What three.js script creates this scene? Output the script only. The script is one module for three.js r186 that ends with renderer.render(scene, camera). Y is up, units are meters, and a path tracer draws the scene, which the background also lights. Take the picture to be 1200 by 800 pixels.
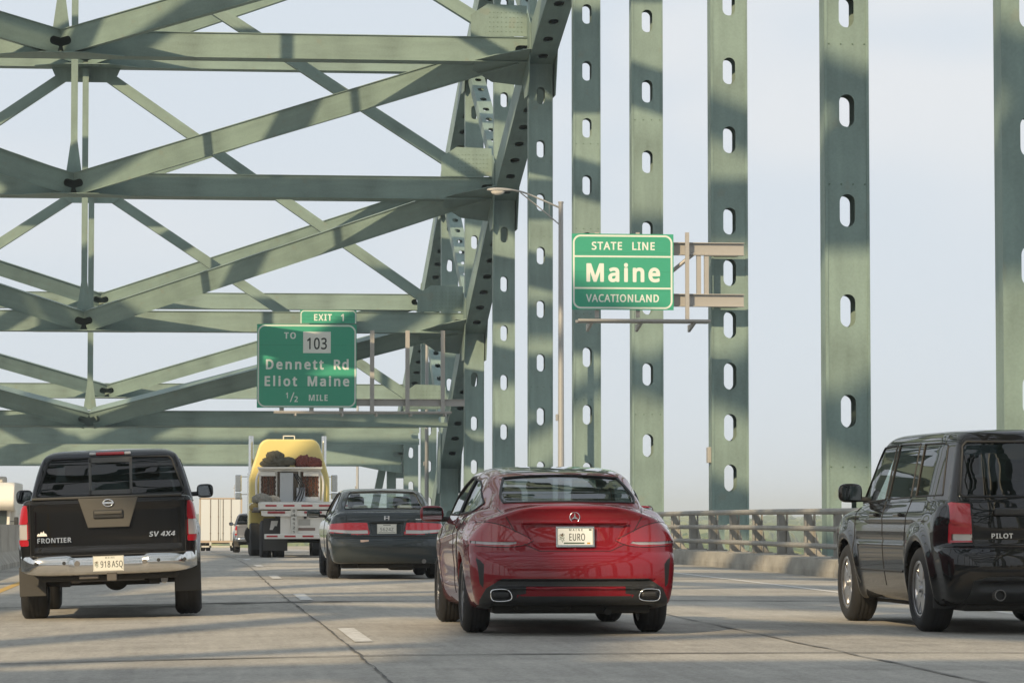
import * as THREE from 'three';
import { mergeGeometries } from 'three/addons/utils/BufferGeometryUtils.js';
import { RoundedBoxGeometry } from 'three/addons/geometries/RoundedBoxGeometry.js';
import { FontLoader } from 'three/addons/loaders/FontLoader.js';
import { TextGeometry } from 'three/addons/geometries/TextGeometry.js';

// ------------------------------------------------------------------ camera, sky, sun, exposure
const EYE = 1.03, FPX = 3700;                       // eye height above the lane; focal length in pixels of a 1200 x 800 frame
const scene = new THREE.Scene();
const camera = new THREE.PerspectiveCamera(2 * Math.atan(400 / FPX) * 180 / Math.PI, 1.5, 0.5, 30000);
camera.rotation.order = 'YXZ';
const PITCH = Math.atan(201 / FPX), YAW = -Math.atan(380 / FPX * Math.cos(PITCH));
camera.rotation.set(PITCH, YAW, 0);
camera.position.set(0, EYE, 0);
camera.updateMatrixWorld(true);

const renderer = new THREE.WebGLRenderer({ antialias: true });
renderer.setSize(1024, 682);
renderer.toneMapping = THREE.LinearToneMapping;
renderer.toneMappingExposure = 1.15;
renderer.shadowMap.enabled = true;

let seed = 12345;
const rnd = () => { seed = (seed * 1664525 + 1013904223) >>> 0; return seed / 4294967296; };
const rr = (a, b) => a + (b - a) * rnd();
const clamp = (v, a, b) => v < a ? a : v > b ? b : v;
const sstep = (a, b, v) => { const t = clamp((v - a) / (b - a), 0, 1); return t * t * (3 - 2 * t); };
const lerp = (a, b, t) => a + (b - a) * t;
// value noise, periodic in both directions when per is given
function hash2(i, j) { let h = (i * 374761393 + j * 668265263) | 0; h = Math.imul(h ^ (h >>> 13), 1274126177); return ((h ^ (h >>> 16)) >>> 0) / 4294967296; }
function vnoise(x, y, per = 0) {
  const xi = Math.floor(x), yi = Math.floor(y), fx = x - xi, fy = y - yi;
  const w = (a) => per ? ((a % per) + per) % per : a;
  const u = fx * fx * (3 - 2 * fx), v = fy * fy * (3 - 2 * fy);
  return lerp(lerp(hash2(w(xi), w(yi)), hash2(w(xi + 1), w(yi)), u), lerp(hash2(w(xi), w(yi + 1)), hash2(w(xi + 1), w(yi + 1)), u), v);
}
function fbm(x, y, oct, per = 0) { let s = 0, a = 0.5, t = 0; for (let o = 0; o < oct; o++) { s += a * vnoise(x, y, per); t += a; a *= 0.5; x *= 2; y *= 2; per *= 2; } return s / t; }

// hazy late-afternoon sky, thin high cloud
const SUN = new THREE.Vector3(-0.60, 0.64, 1.0).normalize();
{
  const W = 1024, H = 512, data = new Float32Array(W * H * 4);
  for (let j = 0; j < H; j++) for (let i = 0; i < W; i++) {
    const el = (j + 0.5) / H * Math.PI - Math.PI / 2, az = (i + 0.5) / W * 2 * Math.PI;
    const e = Math.max(0, Math.sin(el));
    const t = Math.pow(e, 0.55);
    let r = lerp(0.635, 0.585, t), g = lerp(0.69, 0.66, t), b = lerp(0.735, 0.76, t);
    const cl = fbm(az * 16 / Math.PI * 2, el * 30 + 40, 5);
    const c = sstep(0.48, 0.72, cl) * sstep(0.045, 0.14, e) * (1 - sstep(0.55, 0.9, e)) * 0.5;
    r = lerp(r, 0.80, c); g = lerp(g, 0.79, c); b = lerp(b, 0.78, c);
    // forward scattering in the haze round the sun
    const d = new THREE.Vector3(Math.cos(el) * Math.cos(az - Math.PI), Math.sin(el), Math.cos(el) * Math.sin(az - Math.PI));
    const cs = Math.max(0, d.dot(SUN)); const gl = Math.pow(cs, 6) * 0.35;
    r += gl * 1.0; g += gl * 0.92; b += gl * 0.78;
    const k = (j * W + i) * 4; data[k] = r; data[k + 1] = g; data[k + 2] = b; data[k + 3] = 1;
  }
  const sky = new THREE.DataTexture(data, W, H, THREE.RGBAFormat, THREE.FloatType);
  sky.mapping = THREE.EquirectangularReflectionMapping; sky.magFilter = sky.minFilter = THREE.LinearFilter;
  sky.wrapS = THREE.RepeatWrapping; sky.needsUpdate = true;
  scene.background = sky; scene.environment = sky;
}
const sun = new THREE.DirectionalLight(new THREE.Color().setRGB(1.0, 0.79, 0.50), 4.0);
sun.position.copy(SUN).multiplyScalar(220).add(new THREE.Vector3(-4, 0, -90));
sun.target.position.set(-4, 0, -90); scene.add(sun.target);
sun.castShadow = true; sun.shadow.radius = 1.1; sun.shadow.mapSize.set(4096, 4096);
Object.assign(sun.shadow.camera, { left: -150, right: 150, top: 150, bottom: -150, near: 1, far: 600 });
scene.add(sun);
scene.fog = new THREE.FogExp2(new THREE.Color().setRGB(0.70, 0.76, 0.80), 0.00032);

// ------------------------------------------------------------------ helpers
const V = (x, y, z) => new THREE.Vector3(x, y, -z);      // z here = metres ahead of the camera along the road
// photo pixel -> lateral and height on the plane z metres ahead
function at(px, py, z) {
  const d = new THREE.Vector3((px - 600) / FPX, (400 - py) / FPX, -1).applyEuler(camera.rotation);
  const t = z / -d.z; return [d.x * t, EYE + d.y * t];
}
// photo column -> distance at which a plane x = X is met
function zAtX(px, X) { const d = new THREE.Vector3((px - 600) / FPX, 0, -1).applyEuler(new THREE.Euler(0, YAW, 0)); return X / (d.x / -d.z); }
const used = new Map();
function numbered(n) { const k = used.get(n) || 0; used.set(n, k + 1); return k ? n + '_' + String(k).padStart(3, '0') : n; }
function shadows(o) { o.traverse(m => { if (m.isMesh) { m.castShadow = true; m.receiveShadow = true; } }); return o; }
function thing(name, label, category, pos = [0, 0, 0], group) {
  const o = new THREE.Group(); o.name = numbered(name); o.position.set(...pos); o.userData = { label, category };
  if (group) o.userData.group = group; scene.add(o); return o;
}
function part(name, geo, mat, parent) { const m = new THREE.Mesh(geo, mat); m.name = name; parent.add(m); return m; }
function structure(name, geo, mat) { const m = new THREE.Mesh(geo, mat); m.name = numbered(name); m.userData.kind = 'structure'; scene.add(m); return m; }
// box-projected uv in metres
function metreUV(g, sc = 1) {
  const p = g.attributes.position, n = g.attributes.normal, uv = new Float32Array(p.count * 2);
  for (let i = 0; i < p.count; i++) {
    const ax = Math.abs(n.getX(i)), ay = Math.abs(n.getY(i)), az = Math.abs(n.getZ(i));
    let u, v; if (ay > ax && ay > az) { u = p.getX(i); v = p.getZ(i); } else if (ax > az) { u = p.getZ(i); v = p.getY(i); } else { u = p.getX(i); v = p.getY(i); }
    uv[2 * i] = u * sc; uv[2 * i + 1] = v * sc;
  }
  g.setAttribute('uv', new THREE.BufferAttribute(uv, 2)); return g;
}
function mg(list) {
  const a = list.map(g => { const h = g.index ? g.toNonIndexed() : g.clone(); for (const k of Object.keys(h.attributes)) if (!['position', 'normal'].includes(k)) h.deleteAttribute(k); h.clearGroups(); return h; });
  const m = a.length > 1 ? mergeGeometries(a) : a[0]; return metreUV(m);
}
const bx = (w, h, d, x = 0, y = 0, z = 0) => new THREE.BoxGeometry(w, h, d).translate(x, y, z);
const rb = (w, h, d, r, x = 0, y = 0, z = 0, seg = 2) => new RoundedBoxGeometry(w, h, d, seg, Math.min(r, w / 2.01, h / 2.01, d / 2.01)).translate(x, y, z);
const cy = (r0, r1, h, x = 0, y = 0, z = 0, seg = 20) => new THREE.CylinderGeometry(r1, r0, h, seg).translate(x, y, z);
const cx = (r, l, x = 0, y = 0, z = 0, seg = 20) => new THREE.CylinderGeometry(r, r, l, seg).rotateZ(Math.PI / 2).translate(x, y, z);
const cz = (r, l, x = 0, y = 0, z = 0, seg = 20) => new THREE.CylinderGeometry(r, r, l, seg).rotateX(Math.PI / 2).translate(x, y, z);
const tube = (pts, r, seg = 0, rs = 6, closed = false) => new THREE.TubeGeometry(new THREE.CatmullRomCurve3(pts, closed, 'centripetal'), seg || pts.length * 2, r, rs, closed);
// frame with Y along p0->p1 and Z as near as possible to face
function frame(p0, p1, face) {
  const y = p1.clone().sub(p0).normalize(), x = y.clone().cross(face).normalize(), z = x.clone().cross(y).normalize();
  return new THREE.Matrix4().makeBasis(x, y, z).setPosition(p0);
}
function slotPath(u, v, w, h) { const r = w / 2, p = new THREE.Path(); p.absarc(u, v + h / 2 - r, r, 0, Math.PI, false); p.absarc(u, v - h / 2 + r, r, Math.PI, 2 * Math.PI, false); p.closePath(); return p; }
// plate of width w and length L in its local xy, thickness t towards +z, with slots [v, w, h]
function plate(w, L, t, slots = []) {
  const s = new THREE.Shape(); s.moveTo(-w / 2, 0); s.lineTo(w / 2, 0); s.lineTo(w / 2, L); s.lineTo(-w / 2, L); s.closePath();
  for (const [v, sw, sh] of slots) s.holes.push(slotPath(0, v, sw, sh));
  return new THREE.ExtrudeGeometry(s, { depth: t, bevelEnabled: false, curveSegments: 6 });
}
// hollow box member; perforated front/back plates and, when asked, sides
function boxMember(p0, p1, face, w, d, { t = 0.03, slots = [], back = slots, sideSlots = null } = {}) {
  const L = p0.distanceTo(p1), M = frame(p0, p1, face), out = [];
  out.push(plate(w, L, t, slots).translate(0, 0, d / 2 - t));
  out.push(plate(w, L, t, back).translate(0, 0, -d / 2));
  for (const s of [-1, 1]) {
    if (sideSlots) out.push(plate(d - 2 * t, L, t, sideSlots).rotateY(Math.PI / 2).translate(s > 0 ? w / 2 - t : -w / 2, 0, 0));
    else out.push(bx(t, L, d - 2 * t, s * (w / 2 - t / 2), L / 2, 0));
  }
  const g = mg(out); g.applyMatrix4(M); return g;
}
function rowSlots(a, b, pitch, w, h, off = 0) { const o = []; for (let v = a + off; v <= b; v += pitch) o.push([v, w, h]); return o; }
// canvas texture helper
function canvasTex(w, h, draw) {
  const c = document.createElement('canvas'); c.width = w; c.height = h; const x = c.getContext('2d'); draw(x, w, h);
  const t = new THREE.CanvasTexture(c); t.colorSpace = THREE.SRGBColorSpace; t.anisotropy = 4; return t;
}
// text drawn to an exact width, letter by letter so that the gaps can be set
function spaced(x, str, cxp, base, size, width, weight = 'bold', edge = 0) {
  x.font = `${weight} ${size}px sans-serif`; x.textBaseline = 'alphabetic'; x.textAlign = 'left';
  const ws = [...str].map(c => x.measureText(c).width), tot = ws.reduce((a, b) => a + b, 0);
  const k = Math.min(1, width * 0.94 / tot), gap = str.length > 1 ? (width - tot * k) / (str.length - 1) : 0; let px = cxp - width / 2;
  [...str].forEach((c, i) => { x.save(); x.translate(px, base); x.scale(k, 1); x.fillText(c, 0, 0); if (edge) { x.lineWidth = size * edge; x.lineJoin = 'round'; x.strokeStyle = x.fillStyle; x.strokeText(c, 0, 0); } x.restore(); px += ws[i] * k + gap; });
}
function noiseTex(n, fn, srgb = true, rep = 1) {
  const d = new Uint8Array(n * n * 4);
  for (let j = 0; j < n; j++) for (let i = 0; i < n; i++) { const c = fn(i / n, j / n); const k = (j * n + i) * 4; d[k] = clamp(c[0], 0, 1) * 255; d[k + 1] = clamp(c[1], 0, 1) * 255; d[k + 2] = clamp(c[2], 0, 1) * 255; d[k + 3] = 255; }
  const t = new THREE.DataTexture(d, n, n); t.wrapS = t.wrapT = THREE.RepeatWrapping; t.magFilter = THREE.LinearFilter; t.minFilter = THREE.LinearMipmapLinearFilter; t.generateMipmaps = true;
  if (srgb) t.colorSpace = THREE.SRGBColorSpace; t.repeat.set(rep, rep); t.anisotropy = 8; t.needsUpdate = true; return t;
}
const std = (r, g, b, rough = 0.6, metal = 0, extra = {}) => new THREE.MeshStandardMaterial({ color: new THREE.Color().setRGB(r, g, b), roughness: rough, metalness: metal, side: THREE.DoubleSide, ...extra });
const phys = (r, g, b, rough, metal, extra = {}) => new THREE.MeshPhysicalMaterial({ color: new THREE.Color().setRGB(r, g, b), roughness: rough, metalness: metal, side: THREE.DoubleSide, ...extra });

// ------------------------------------------------------------------ materials
const toS = v => v <= 0.0031308 ? v * 12.92 : 1.055 * Math.pow(v, 1 / 2.4) - 0.055;
const M = {};
M.steel = std(1, 1, 1, 0.55, 0, {
  map: noiseTex(512, (u, v) => {
    const n = fbm(u * 8, v * 8, 5, 8), st = fbm(u * 48, v * 6, 3, 6), f = vnoise(u * 256, v * 256, 256), ru = sstep(0.68, 0.8, fbm(u * 16 + 9, v * 16, 4, 16)) * 0.35;
    const k = 0.88 + 0.30 * (n - 0.5) + 0.24 * (st - 0.5) + 0.10 * (f - 0.5);
    return [toS(lerp(0.228 * k, 0.21, ru)), toS(lerp(0.312 * k, 0.22, ru)), toS(lerp(0.278 * k, 0.17, ru))];
  }, true, 1 / 7)
});
M.steelDark = std(0.10, 0.16, 0.115, 0.6);
M.galv = std(0.42, 0.40, 0.37, 0.5, 0.35);
M.lampMetal = std(0.38, 0.375, 0.36, 0.45, 0.2);
M.rail = std(1, 1, 1, 0.6, 0.1, { map: noiseTex(256, (u, v) => { const n = fbm(u * 8, v * 8, 4, 8); const k = 0.8 + 0.4 * n; return [toS(0.30 * k), toS(0.285 * k), toS(0.255 * k)]; }, true, 0.8) });
M.concrete = std(1, 1, 1, 0.9, 0, {
  map: noiseTex(512, (u, v) => { const n = fbm(u * 8, v * 8, 5, 8), f = vnoise(u * 200, v * 200, 200), st = sstep(0.55, 0.8, fbm(u * 40, v * 5, 3, 5)); const k = 0.78 + 0.45 * (n - 0.5) + 0.14 * (f - 0.5) - 0.16 * st; return [toS(0.44 * k), toS(0.41 * k), toS(0.35 * k)]; }, true, 1 / 3),
  bumpMap: noiseTex(256, (u, v) => { const n = fbm(u * 32, v * 32, 4, 32); return [n, n, n]; }, false, 1), bumpScale: 0.004
});
M.rubber = std(0.018, 0.018, 0.019, 0.75);
M.blackPlastic = std(0.02, 0.021, 0.022, 0.5);
M.seal = std(0.012, 0.012, 0.012, 0.55);
M.chrome = std(0.78, 0.78, 0.78, 0.12, 1);
M.chromeSatin = std(0.62, 0.62, 0.61, 0.2, 1);
M.chromeBumper = std(0.70, 0.69, 0.67, 0.14, 1);
M.alloy = std(0.55, 0.55, 0.56, 0.28, 0.9);
M.brake = std(0.2, 0.19, 0.18, 0.5, 0.8);
M.underbody = std(0.025, 0.024, 0.022, 0.8);
M.seatGrey = std(0.20, 0.20, 0.20, 0.8);
M.headliner = std(0.33, 0.32, 0.30, 0.9);
M.seatDark = std(0.03, 0.03, 0.032, 0.8);
M.lensRed = phys(0.38, 0.010, 0.020, 0.22, 0, { clearcoat: 1, clearcoatRoughness: 0.03 });
M.lensBright = phys(0.60, 0.016, 0.03, 0.2, 0, { clearcoat: 1, clearcoatRoughness: 0.03 });
M.lensSmoke = phys(0.36, 0.33, 0.33, 0.2, 0.2, { clearcoat: 1, clearcoatRoughness: 0.03 });
M.lensDeep = phys(0.27, 0.006, 0.012, 0.22, 0, { clearcoat: 1, clearcoatRoughness: 0.03 });
M.lensClear = phys(0.55, 0.52, 0.50, 0.2, 0.3, { clearcoat: 1, clearcoatRoughness: 0.03 });
M.lensAmber = phys(0.55, 0.28, 0.05, 0.25, 0, { clearcoat: 1 });
M.glassClear = phys(0.72, 0.80, 0.78, 0.0, 0, { transmission: 1, thickness: 0, ior: 1.5 });
M.glassTint = phys(0.40, 0.47, 0.46, 0.0, 0, { transmission: 1, thickness: 0, ior: 1.5 });
M.glassDark = phys(0.22, 0.26, 0.27, 0.0, 0, { transmission: 1, thickness: 0, ior: 1.5 });
M.glassPrivacy = phys(0.02, 0.024, 0.026, 0.0, 0, { transmission: 1, thickness: 0, ior: 1.55 });
M.white = std(0.75, 0.74, 0.70, 0.5);
M.black = std(0.01, 0.01, 0.01, 0.5);
// ------------------------------------------------------------------ road
const LANE = 1.41, SHOULDER = 8.62, KERBX = 10.62, CX = -4.5, HX = 12.4;   // lane line, edge line, kerb face, bridge centre, hanger plane
const sp = (v, w) => v / w > 30 ? v : w * Math.log(1 + Math.exp(v / w));
const grade = z => -0.0104 * sp(z - 72, 8);
const crown = x => x < LANE ? -(LANE - x) * 0.018 : (x > 5 ? -(x - 5) * 0.006 : 0);
const ground = (x, z) => grade(z) + crown(x);
// distance at which a photo pixel meets the road
function zGround(px, py) { let a = 5, b = 400; for (let i = 0; i < 50; i++) { const m = (a + b) / 2, [X, Y] = at(px, py, m); if (Y > ground(X, m)) a = m; else b = m; } return (a + b) / 2; }
function sheet(x0, x1, z0, z1, dx, dz, lift, hfn = ground) {
  const nx = Math.max(1, Math.round((x1 - x0) / dx)), nz = Math.max(1, Math.round((z1 - z0) / dz)), P = [], U = [], I = [];
  for (let j = 0; j <= nz; j++) for (let i = 0; i <= nx; i++) { const x = lerp(x0, x1, i / nx), z = lerp(z0, z1, j / nz); P.push(x, hfn(x, z) + lift, -z); U.push(x, z); }
  for (let j = 0; j < nz; j++) for (let i = 0; i < nx; i++) { const a = j * (nx + 1) + i, b = a + 1, c = a + nx + 1, d = c + 1; I.push(a, b, d, a, d, c); }
  const g = new THREE.BufferGeometry(); g.setAttribute('position', new THREE.Float32BufferAttribute(P, 3)); g.setAttribute('uv', new THREE.Float32BufferAttribute(U, 2)); g.setIndex(I); g.computeVertexNormals(); return g;
}
{
  // worn, sand-coloured bridge deck: fine aggregate, patches, darker wheel tracks and oil drip down the lane centres
  const n = 2048, per = 14.4;
  const map = noiseTex(n, (u, v) => {
    const x = u * per, big = fbm(u * 6, v * 6, 5, 6), mid = fbm(u * 40, v * 40, 4, 40), fine = hash2(Math.floor(u * n) * 3 + 1, Math.floor(v * n) * 7 + 2), ag = vnoise(u * 700, v * 700, 700);
    const drag = fbm(u * 220, v * 14, 2, 14);
    let k = 0.9 + 0.36 * (big - 0.5) + 0.26 * (mid - 0.5) + 0.30 * (ag - 0.5) + 0.30 * (fine - 0.5) + 0.18 * (drag - 0.5);
    const stain = sstep(0.60, 0.75, fbm(u * 9 + 3, v * 9 + 5, 4, 9)); k *= 1 - 0.16 * stain;
    const lx = (((x - 1.41) % 3.6) + 3.6) % 3.6; const oil = Math.exp(-(((lx - 1.8) / 0.32) ** 2)) * (0.35 + 0.65 * fbm(u * 30, v * 12, 3, 12)); k *= 1 - 0.13 * oil;
    return [toS(0.40 * k), toS(0.375 * k), toS(0.33 * k)];
  }, true, 1);
  map.repeat.set(1 / per, 1 / per); map.offset.set(0, 0);
  const bump = noiseTex(512, (u, v) => { const q = 0.6 * vnoise(u * 160, v * 160, 160) + 0.4 * hash2(Math.floor(u * 512), Math.floor(v * 512)); return [q, q, q]; }, false, 1 / 1.6);
  const roadMat = std(1, 1, 1, 0.88, 0, { map, bumpMap: bump, bumpScale: 0.004 });
  const road = structure('road', sheet(-21.4, KERBX, -70, 620, 1.0, 4, 0), roadMat); road.userData.label = 'worn sand coloured bridge deck with dark joint lines';
  // markings are parts of the road; worn paint lets the aggregate show
  const paint = (r, g, b) => std(1, 1, 1, 0.8, 0, { map: noiseTex(256, (u, v) => { const w = sstep(0.45, 0.75, fbm(u * 30, v * 30, 4, 30)) * 0.65, f = 0.92 + 0.16 * (vnoise(u * 120, v * 120, 120) - 0.5); return [toS(lerp(r * f, 0.34, w)), toS(lerp(g * f, 0.32, w)), toS(lerp(b * f, 0.285, w))]; }, true, 0.7) });
  const wp = paint(0.66, 0.65, 0.62), yp = paint(0.55, 0.33, 0.05);
  const zd = zGround(420, 743.5);
  for (let k = -3; k < 12; k++) for (const lx of [LANE, LANE + 3.6]) { if (lx > 2 && k < 2) continue; const z = zd + 12.19 * k; const m = part('lane_dash', sheet(lx - 0.075, lx + 0.075, z - 1.5, z + 1.5, 0.2, 1, 0.004), wp, road); if (lx > 2) m.userData = {}; }
  part('edge_line', sheet(SHOULDER - 0.07, SHOULDER + 0.07, -40, 400, 0.2, 4, 0.004), wp, road);
  part('yellow_edge_line', sheet(-2.72, -2.58, -40, 400, 0.2, 4, 0.004), yp, road);
  // sealed joints: irregular tar ribbons on the deck
  const tar = std(0.10, 0.094, 0.087, 0.8), tarPale = std(0.20, 0.19, 0.175, 0.85);
  const ribbon = (pts, w, amp) => {
    const P = [], I = []; const cv = new THREE.CatmullRomCurve3(pts.map(([x, z]) => new THREE.Vector3(x, 0, z)), false, 'centripetal'); const N = Math.ceil(cv.getLength() / 0.25);
    for (let i = 0; i <= N; i++) {
      const q = cv.getPoint(i / N), tn = cv.getTangent(i / N), s = i * 0.25; const off = amp * (fbm(s * 0.7 + pts[0][0] * 7, pts[0][1], 4) - 0.5) * 2, ww = w * (0.35 + 1.3 * vnoise(s * 2.1, pts[0][1] + 5));
      for (const sd of [-1, 1]) { const x = q.x + (off + sd * ww) * tn.z, z = q.z - (off + sd * ww) * tn.x; P.push(x, ground(x, z) + 0.006, -z); }
      if (i) { const a = 2 * i - 2; I.push(a, a + 1, a + 3, a, a + 3, a + 2); }
    }
    const g = new THREE.BufferGeometry(); g.setAttribute('position', new THREE.Float32BufferAttribute(P, 3)); g.setIndex(I); g.computeVertexNormals(); return metreUV(g);
  };
  part('sealed_joint', ribbon([[LANE - 0.20, -20], [LANE - 0.22, 12], [LANE - 0.16, 24], [LANE - 0.23, 45], [LANE - 0.2, 62], [LANE - 0.28, 90], [LANE - 0.2, 160]], 0.0075, 0.018), tar, road);
  const zA = zGround(440, 768), zB = zGround(440, 704.5);
  for (const [z, w] of [[zA, 0.045], [zB, 0.07], [zB * 1.0 + 13, 0.06], [zB + 26, 0.08]]) part('sealed_joint', ribbon([[-3.4, z - 0.15], [-1, z], [1.2, z - 0.05], [4, z + 0.08], [7, z], [10.6, z + 0.1]], w, 0.06), tar, road);
  part('sealed_joint', ribbon([[LANE + 3.4, -10], [LANE + 3.43, 26], [LANE + 3.4, 60], [LANE + 3.45, 120]], 0.014, 0.03), tarPale, road);
  part('tar_patch', ribbon([[0.4, zB - 0.6], [1.1, zB - 0.2], [1.9, zB - 0.5]], 0.05, 0.15), tar, road);
  part('deck_slab', mg([sheetBox(-21.6, 11.6, -70, 330)]), M.concrete, road);
}
// slab below the wearing surface, follows the grade
function sheetBox(x0, x1, z0, z1) {
  const top = sheet(x0, x1, z0, z1, 40, 6, -0.03, (x, z) => grade(z) - 0.45), bot = sheet(x0, x1, z0, z1, 40, 6, -0.35, (x, z) => grade(z) - 0.45);
  return mergeGeometries([top.toNonIndexed(), bot.toNonIndexed()]);
}
// swept profile along the road, [x, y] outline relative to the deck at that distance
function sweep(prof, z0, z1, dz, base = x => 0, closed = true) {
  const n = Math.round((z1 - z0) / dz), P = [], I = [], m = prof.length;
  for (let j = 0; j <= n; j++) { const z = lerp(z0, z1, j / n); for (const [x, y] of prof) P.push(x, y + grade(z), -z); }
  for (let j = 0; j < n; j++) for (let i = 0; i < (closed ? m : m - 1); i++) { const a = j * m + i, b = j * m + (i + 1) % m, c = a + m, d = b + m; I.push(a, d, b, a, c, d); }
  let g = new THREE.BufferGeometry(); g.setAttribute('position', new THREE.Float32BufferAttribute(P, 3)); g.setIndex(I); g = g.toNonIndexed(); g.computeVertexNormals();
  const cap = new THREE.ShapeGeometry(new THREE.Shape(prof.map(([x, y]) => new THREE.Vector2(x, y))));
  return mg([g, cap.clone().translate(0, grade(z0), -z0), cap.clone().translate(0, grade(z1), -z1)]);
}
{
  // kerb in cast lengths, each with its own small joint
  const yb = crown(KERBX);
  const prof = [[KERBX, yb - 0.3], [KERBX + 0.01, yb + 0.10], [KERBX + 0.05, yb + 0.285], [KERBX + 0.09, yb + 0.30], [KERBX + 0.9, yb + 0.30], [KERBX + 0.9, yb - 0.3]];
  const kerb = new THREE.Group(); kerb.name = 'kerb'; kerb.userData = { kind: 'structure', label: 'concrete kerb below the steel railing' }; scene.add(kerb);
  const L = 6.5; for (let z = -20; z < 230; z += L) part('kerb_block', sweep(prof, z + 0.012, z + L - 0.012, L / 3), M.concrete, kerb);
  part('far_kerb', sweep(prof, 230, 400, 8), M.concrete, kerb);
  // median barrier
  const b = thing('median_barrier', 'grey concrete median barrier beside the left lane', 'barrier');
  const x0 = -3.72, y0 = crown(-3.7); const bp = [[x0, y0 - 0.05], [x0, y0 + 0.10], [x0 - 0.17, y0 + 0.33], [x0 - 0.22, y0 + 0.92], [x0 - 0.46, y0 + 0.92], [x0 - 0.51, y0 + 0.33], [x0 - 0.68, y0 + 0.10], [x0 - 0.68, y0 - 0.05]];
  for (let z = -12; z < 170; z += 6.1) part('barrier_section', sweep(bp, z + 0.01, z + 6.09, 3.05), M.concrete, b);
}
{
  // steel railing: three tube rails on tapered posts
  const r = thing('bridge_railing', 'weathered three-rail steel railing on the concrete kerb', 'railing');
  const X = KERBX + 0.42, yb = crown(KERBX) + 0.30, z0 = -8, z1 = 240;
  const railG = (y, ry, rx) => { const prof = []; for (let i = 0; i < 10; i++) { const a = i / 10 * 2 * Math.PI; prof.push([X - 0.06 + rx * Math.cos(a), yb + y + ry * Math.sin(a)]); } return sweep(prof, z0, z1, 4); };
  for (const [y, ry, rx] of [[0.80, 0.055, 0.075], [0.50, 0.048, 0.06], [0.20, 0.048, 0.06]]) part('rail', railG(y, ry, rx), M.rail, r);
  const s = new THREE.Shape(); s.moveTo(0.02, 0); s.lineTo(0.34, 0); s.lineTo(0.30, 0.10); s.lineTo(0.20, 0.5); s.lineTo(0.12, 0.80); s.lineTo(0.0, 0.80); s.lineTo(0.02, 0.4); s.closePath();
  const web = new THREE.ExtrudeGeometry(s, { depth: 0.03, bevelEnabled: false }).translate(-0.02, 0, -0.015);
  const fl = bx(0.025, 0.8, 0.14, 0.0, 0.4, 0), fl2 = bx(0.025, 0.84, 0.17, 0.24, 0.40, 0).applyMatrix4(new THREE.Matrix4().makeShear(0, 0, -0.25, 0, 0, 0)), ft = bx(0.40, 0.025, 0.28, 0.16, 0.0125, 0);
  const pg = mg([web, fl, ft, bx(0.022, 0.80, 0.12, 0.17, 0.41, 0).rotateZ(0.0)]);
  for (let z = z0 + 1.1; z < 215; z += 2.62) { const p = part('post', pg, M.rail, r); p.position.set(X, yb + grade(z), -z); }
}
// ------------------------------------------------------------------ steel arch bridge
const bridge = thing('steel_arch_bridge', 'green painted steel truss arch with slotted hangers over the road', 'bridge');
const ZM = 52.3, PAN = 13.07;
const LOW = [24.6, 23.9, 22.5, 20.35, 17.45, 13.85, 9.3, 3.6, -3.2, -11, -19.5], UPP = [33.4, 32.8, 31.7, 30.1, 27.7, 24.5, 20.7, 16.35, 11.95, 7.8, 3.6, -1.5];
const nodeZ = k => ZM + (k >= 0 ? (k + 0.5) : (k + 0.5)) * PAN;          // k = 0.. ahead of mid-span, -1.. behind it
const lowY = k => LOW[k >= 0 ? k : -k - 1], uppY = k => UPP[k >= 0 ? k : -k - 1];
const sidesX = [HX, 2 * CX - HX];
const FACE = new THREE.Vector3(0, 0, 1);
const boltG = new THREE.CylinderGeometry(0.014, 0.017, 0.018, 6).rotateX(Math.PI / 2);
function stuffPart(name, geo, mat, parent) { const m = part(name, geo, mat, parent); m.userData.kind = 'stuff'; return m; }
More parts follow.
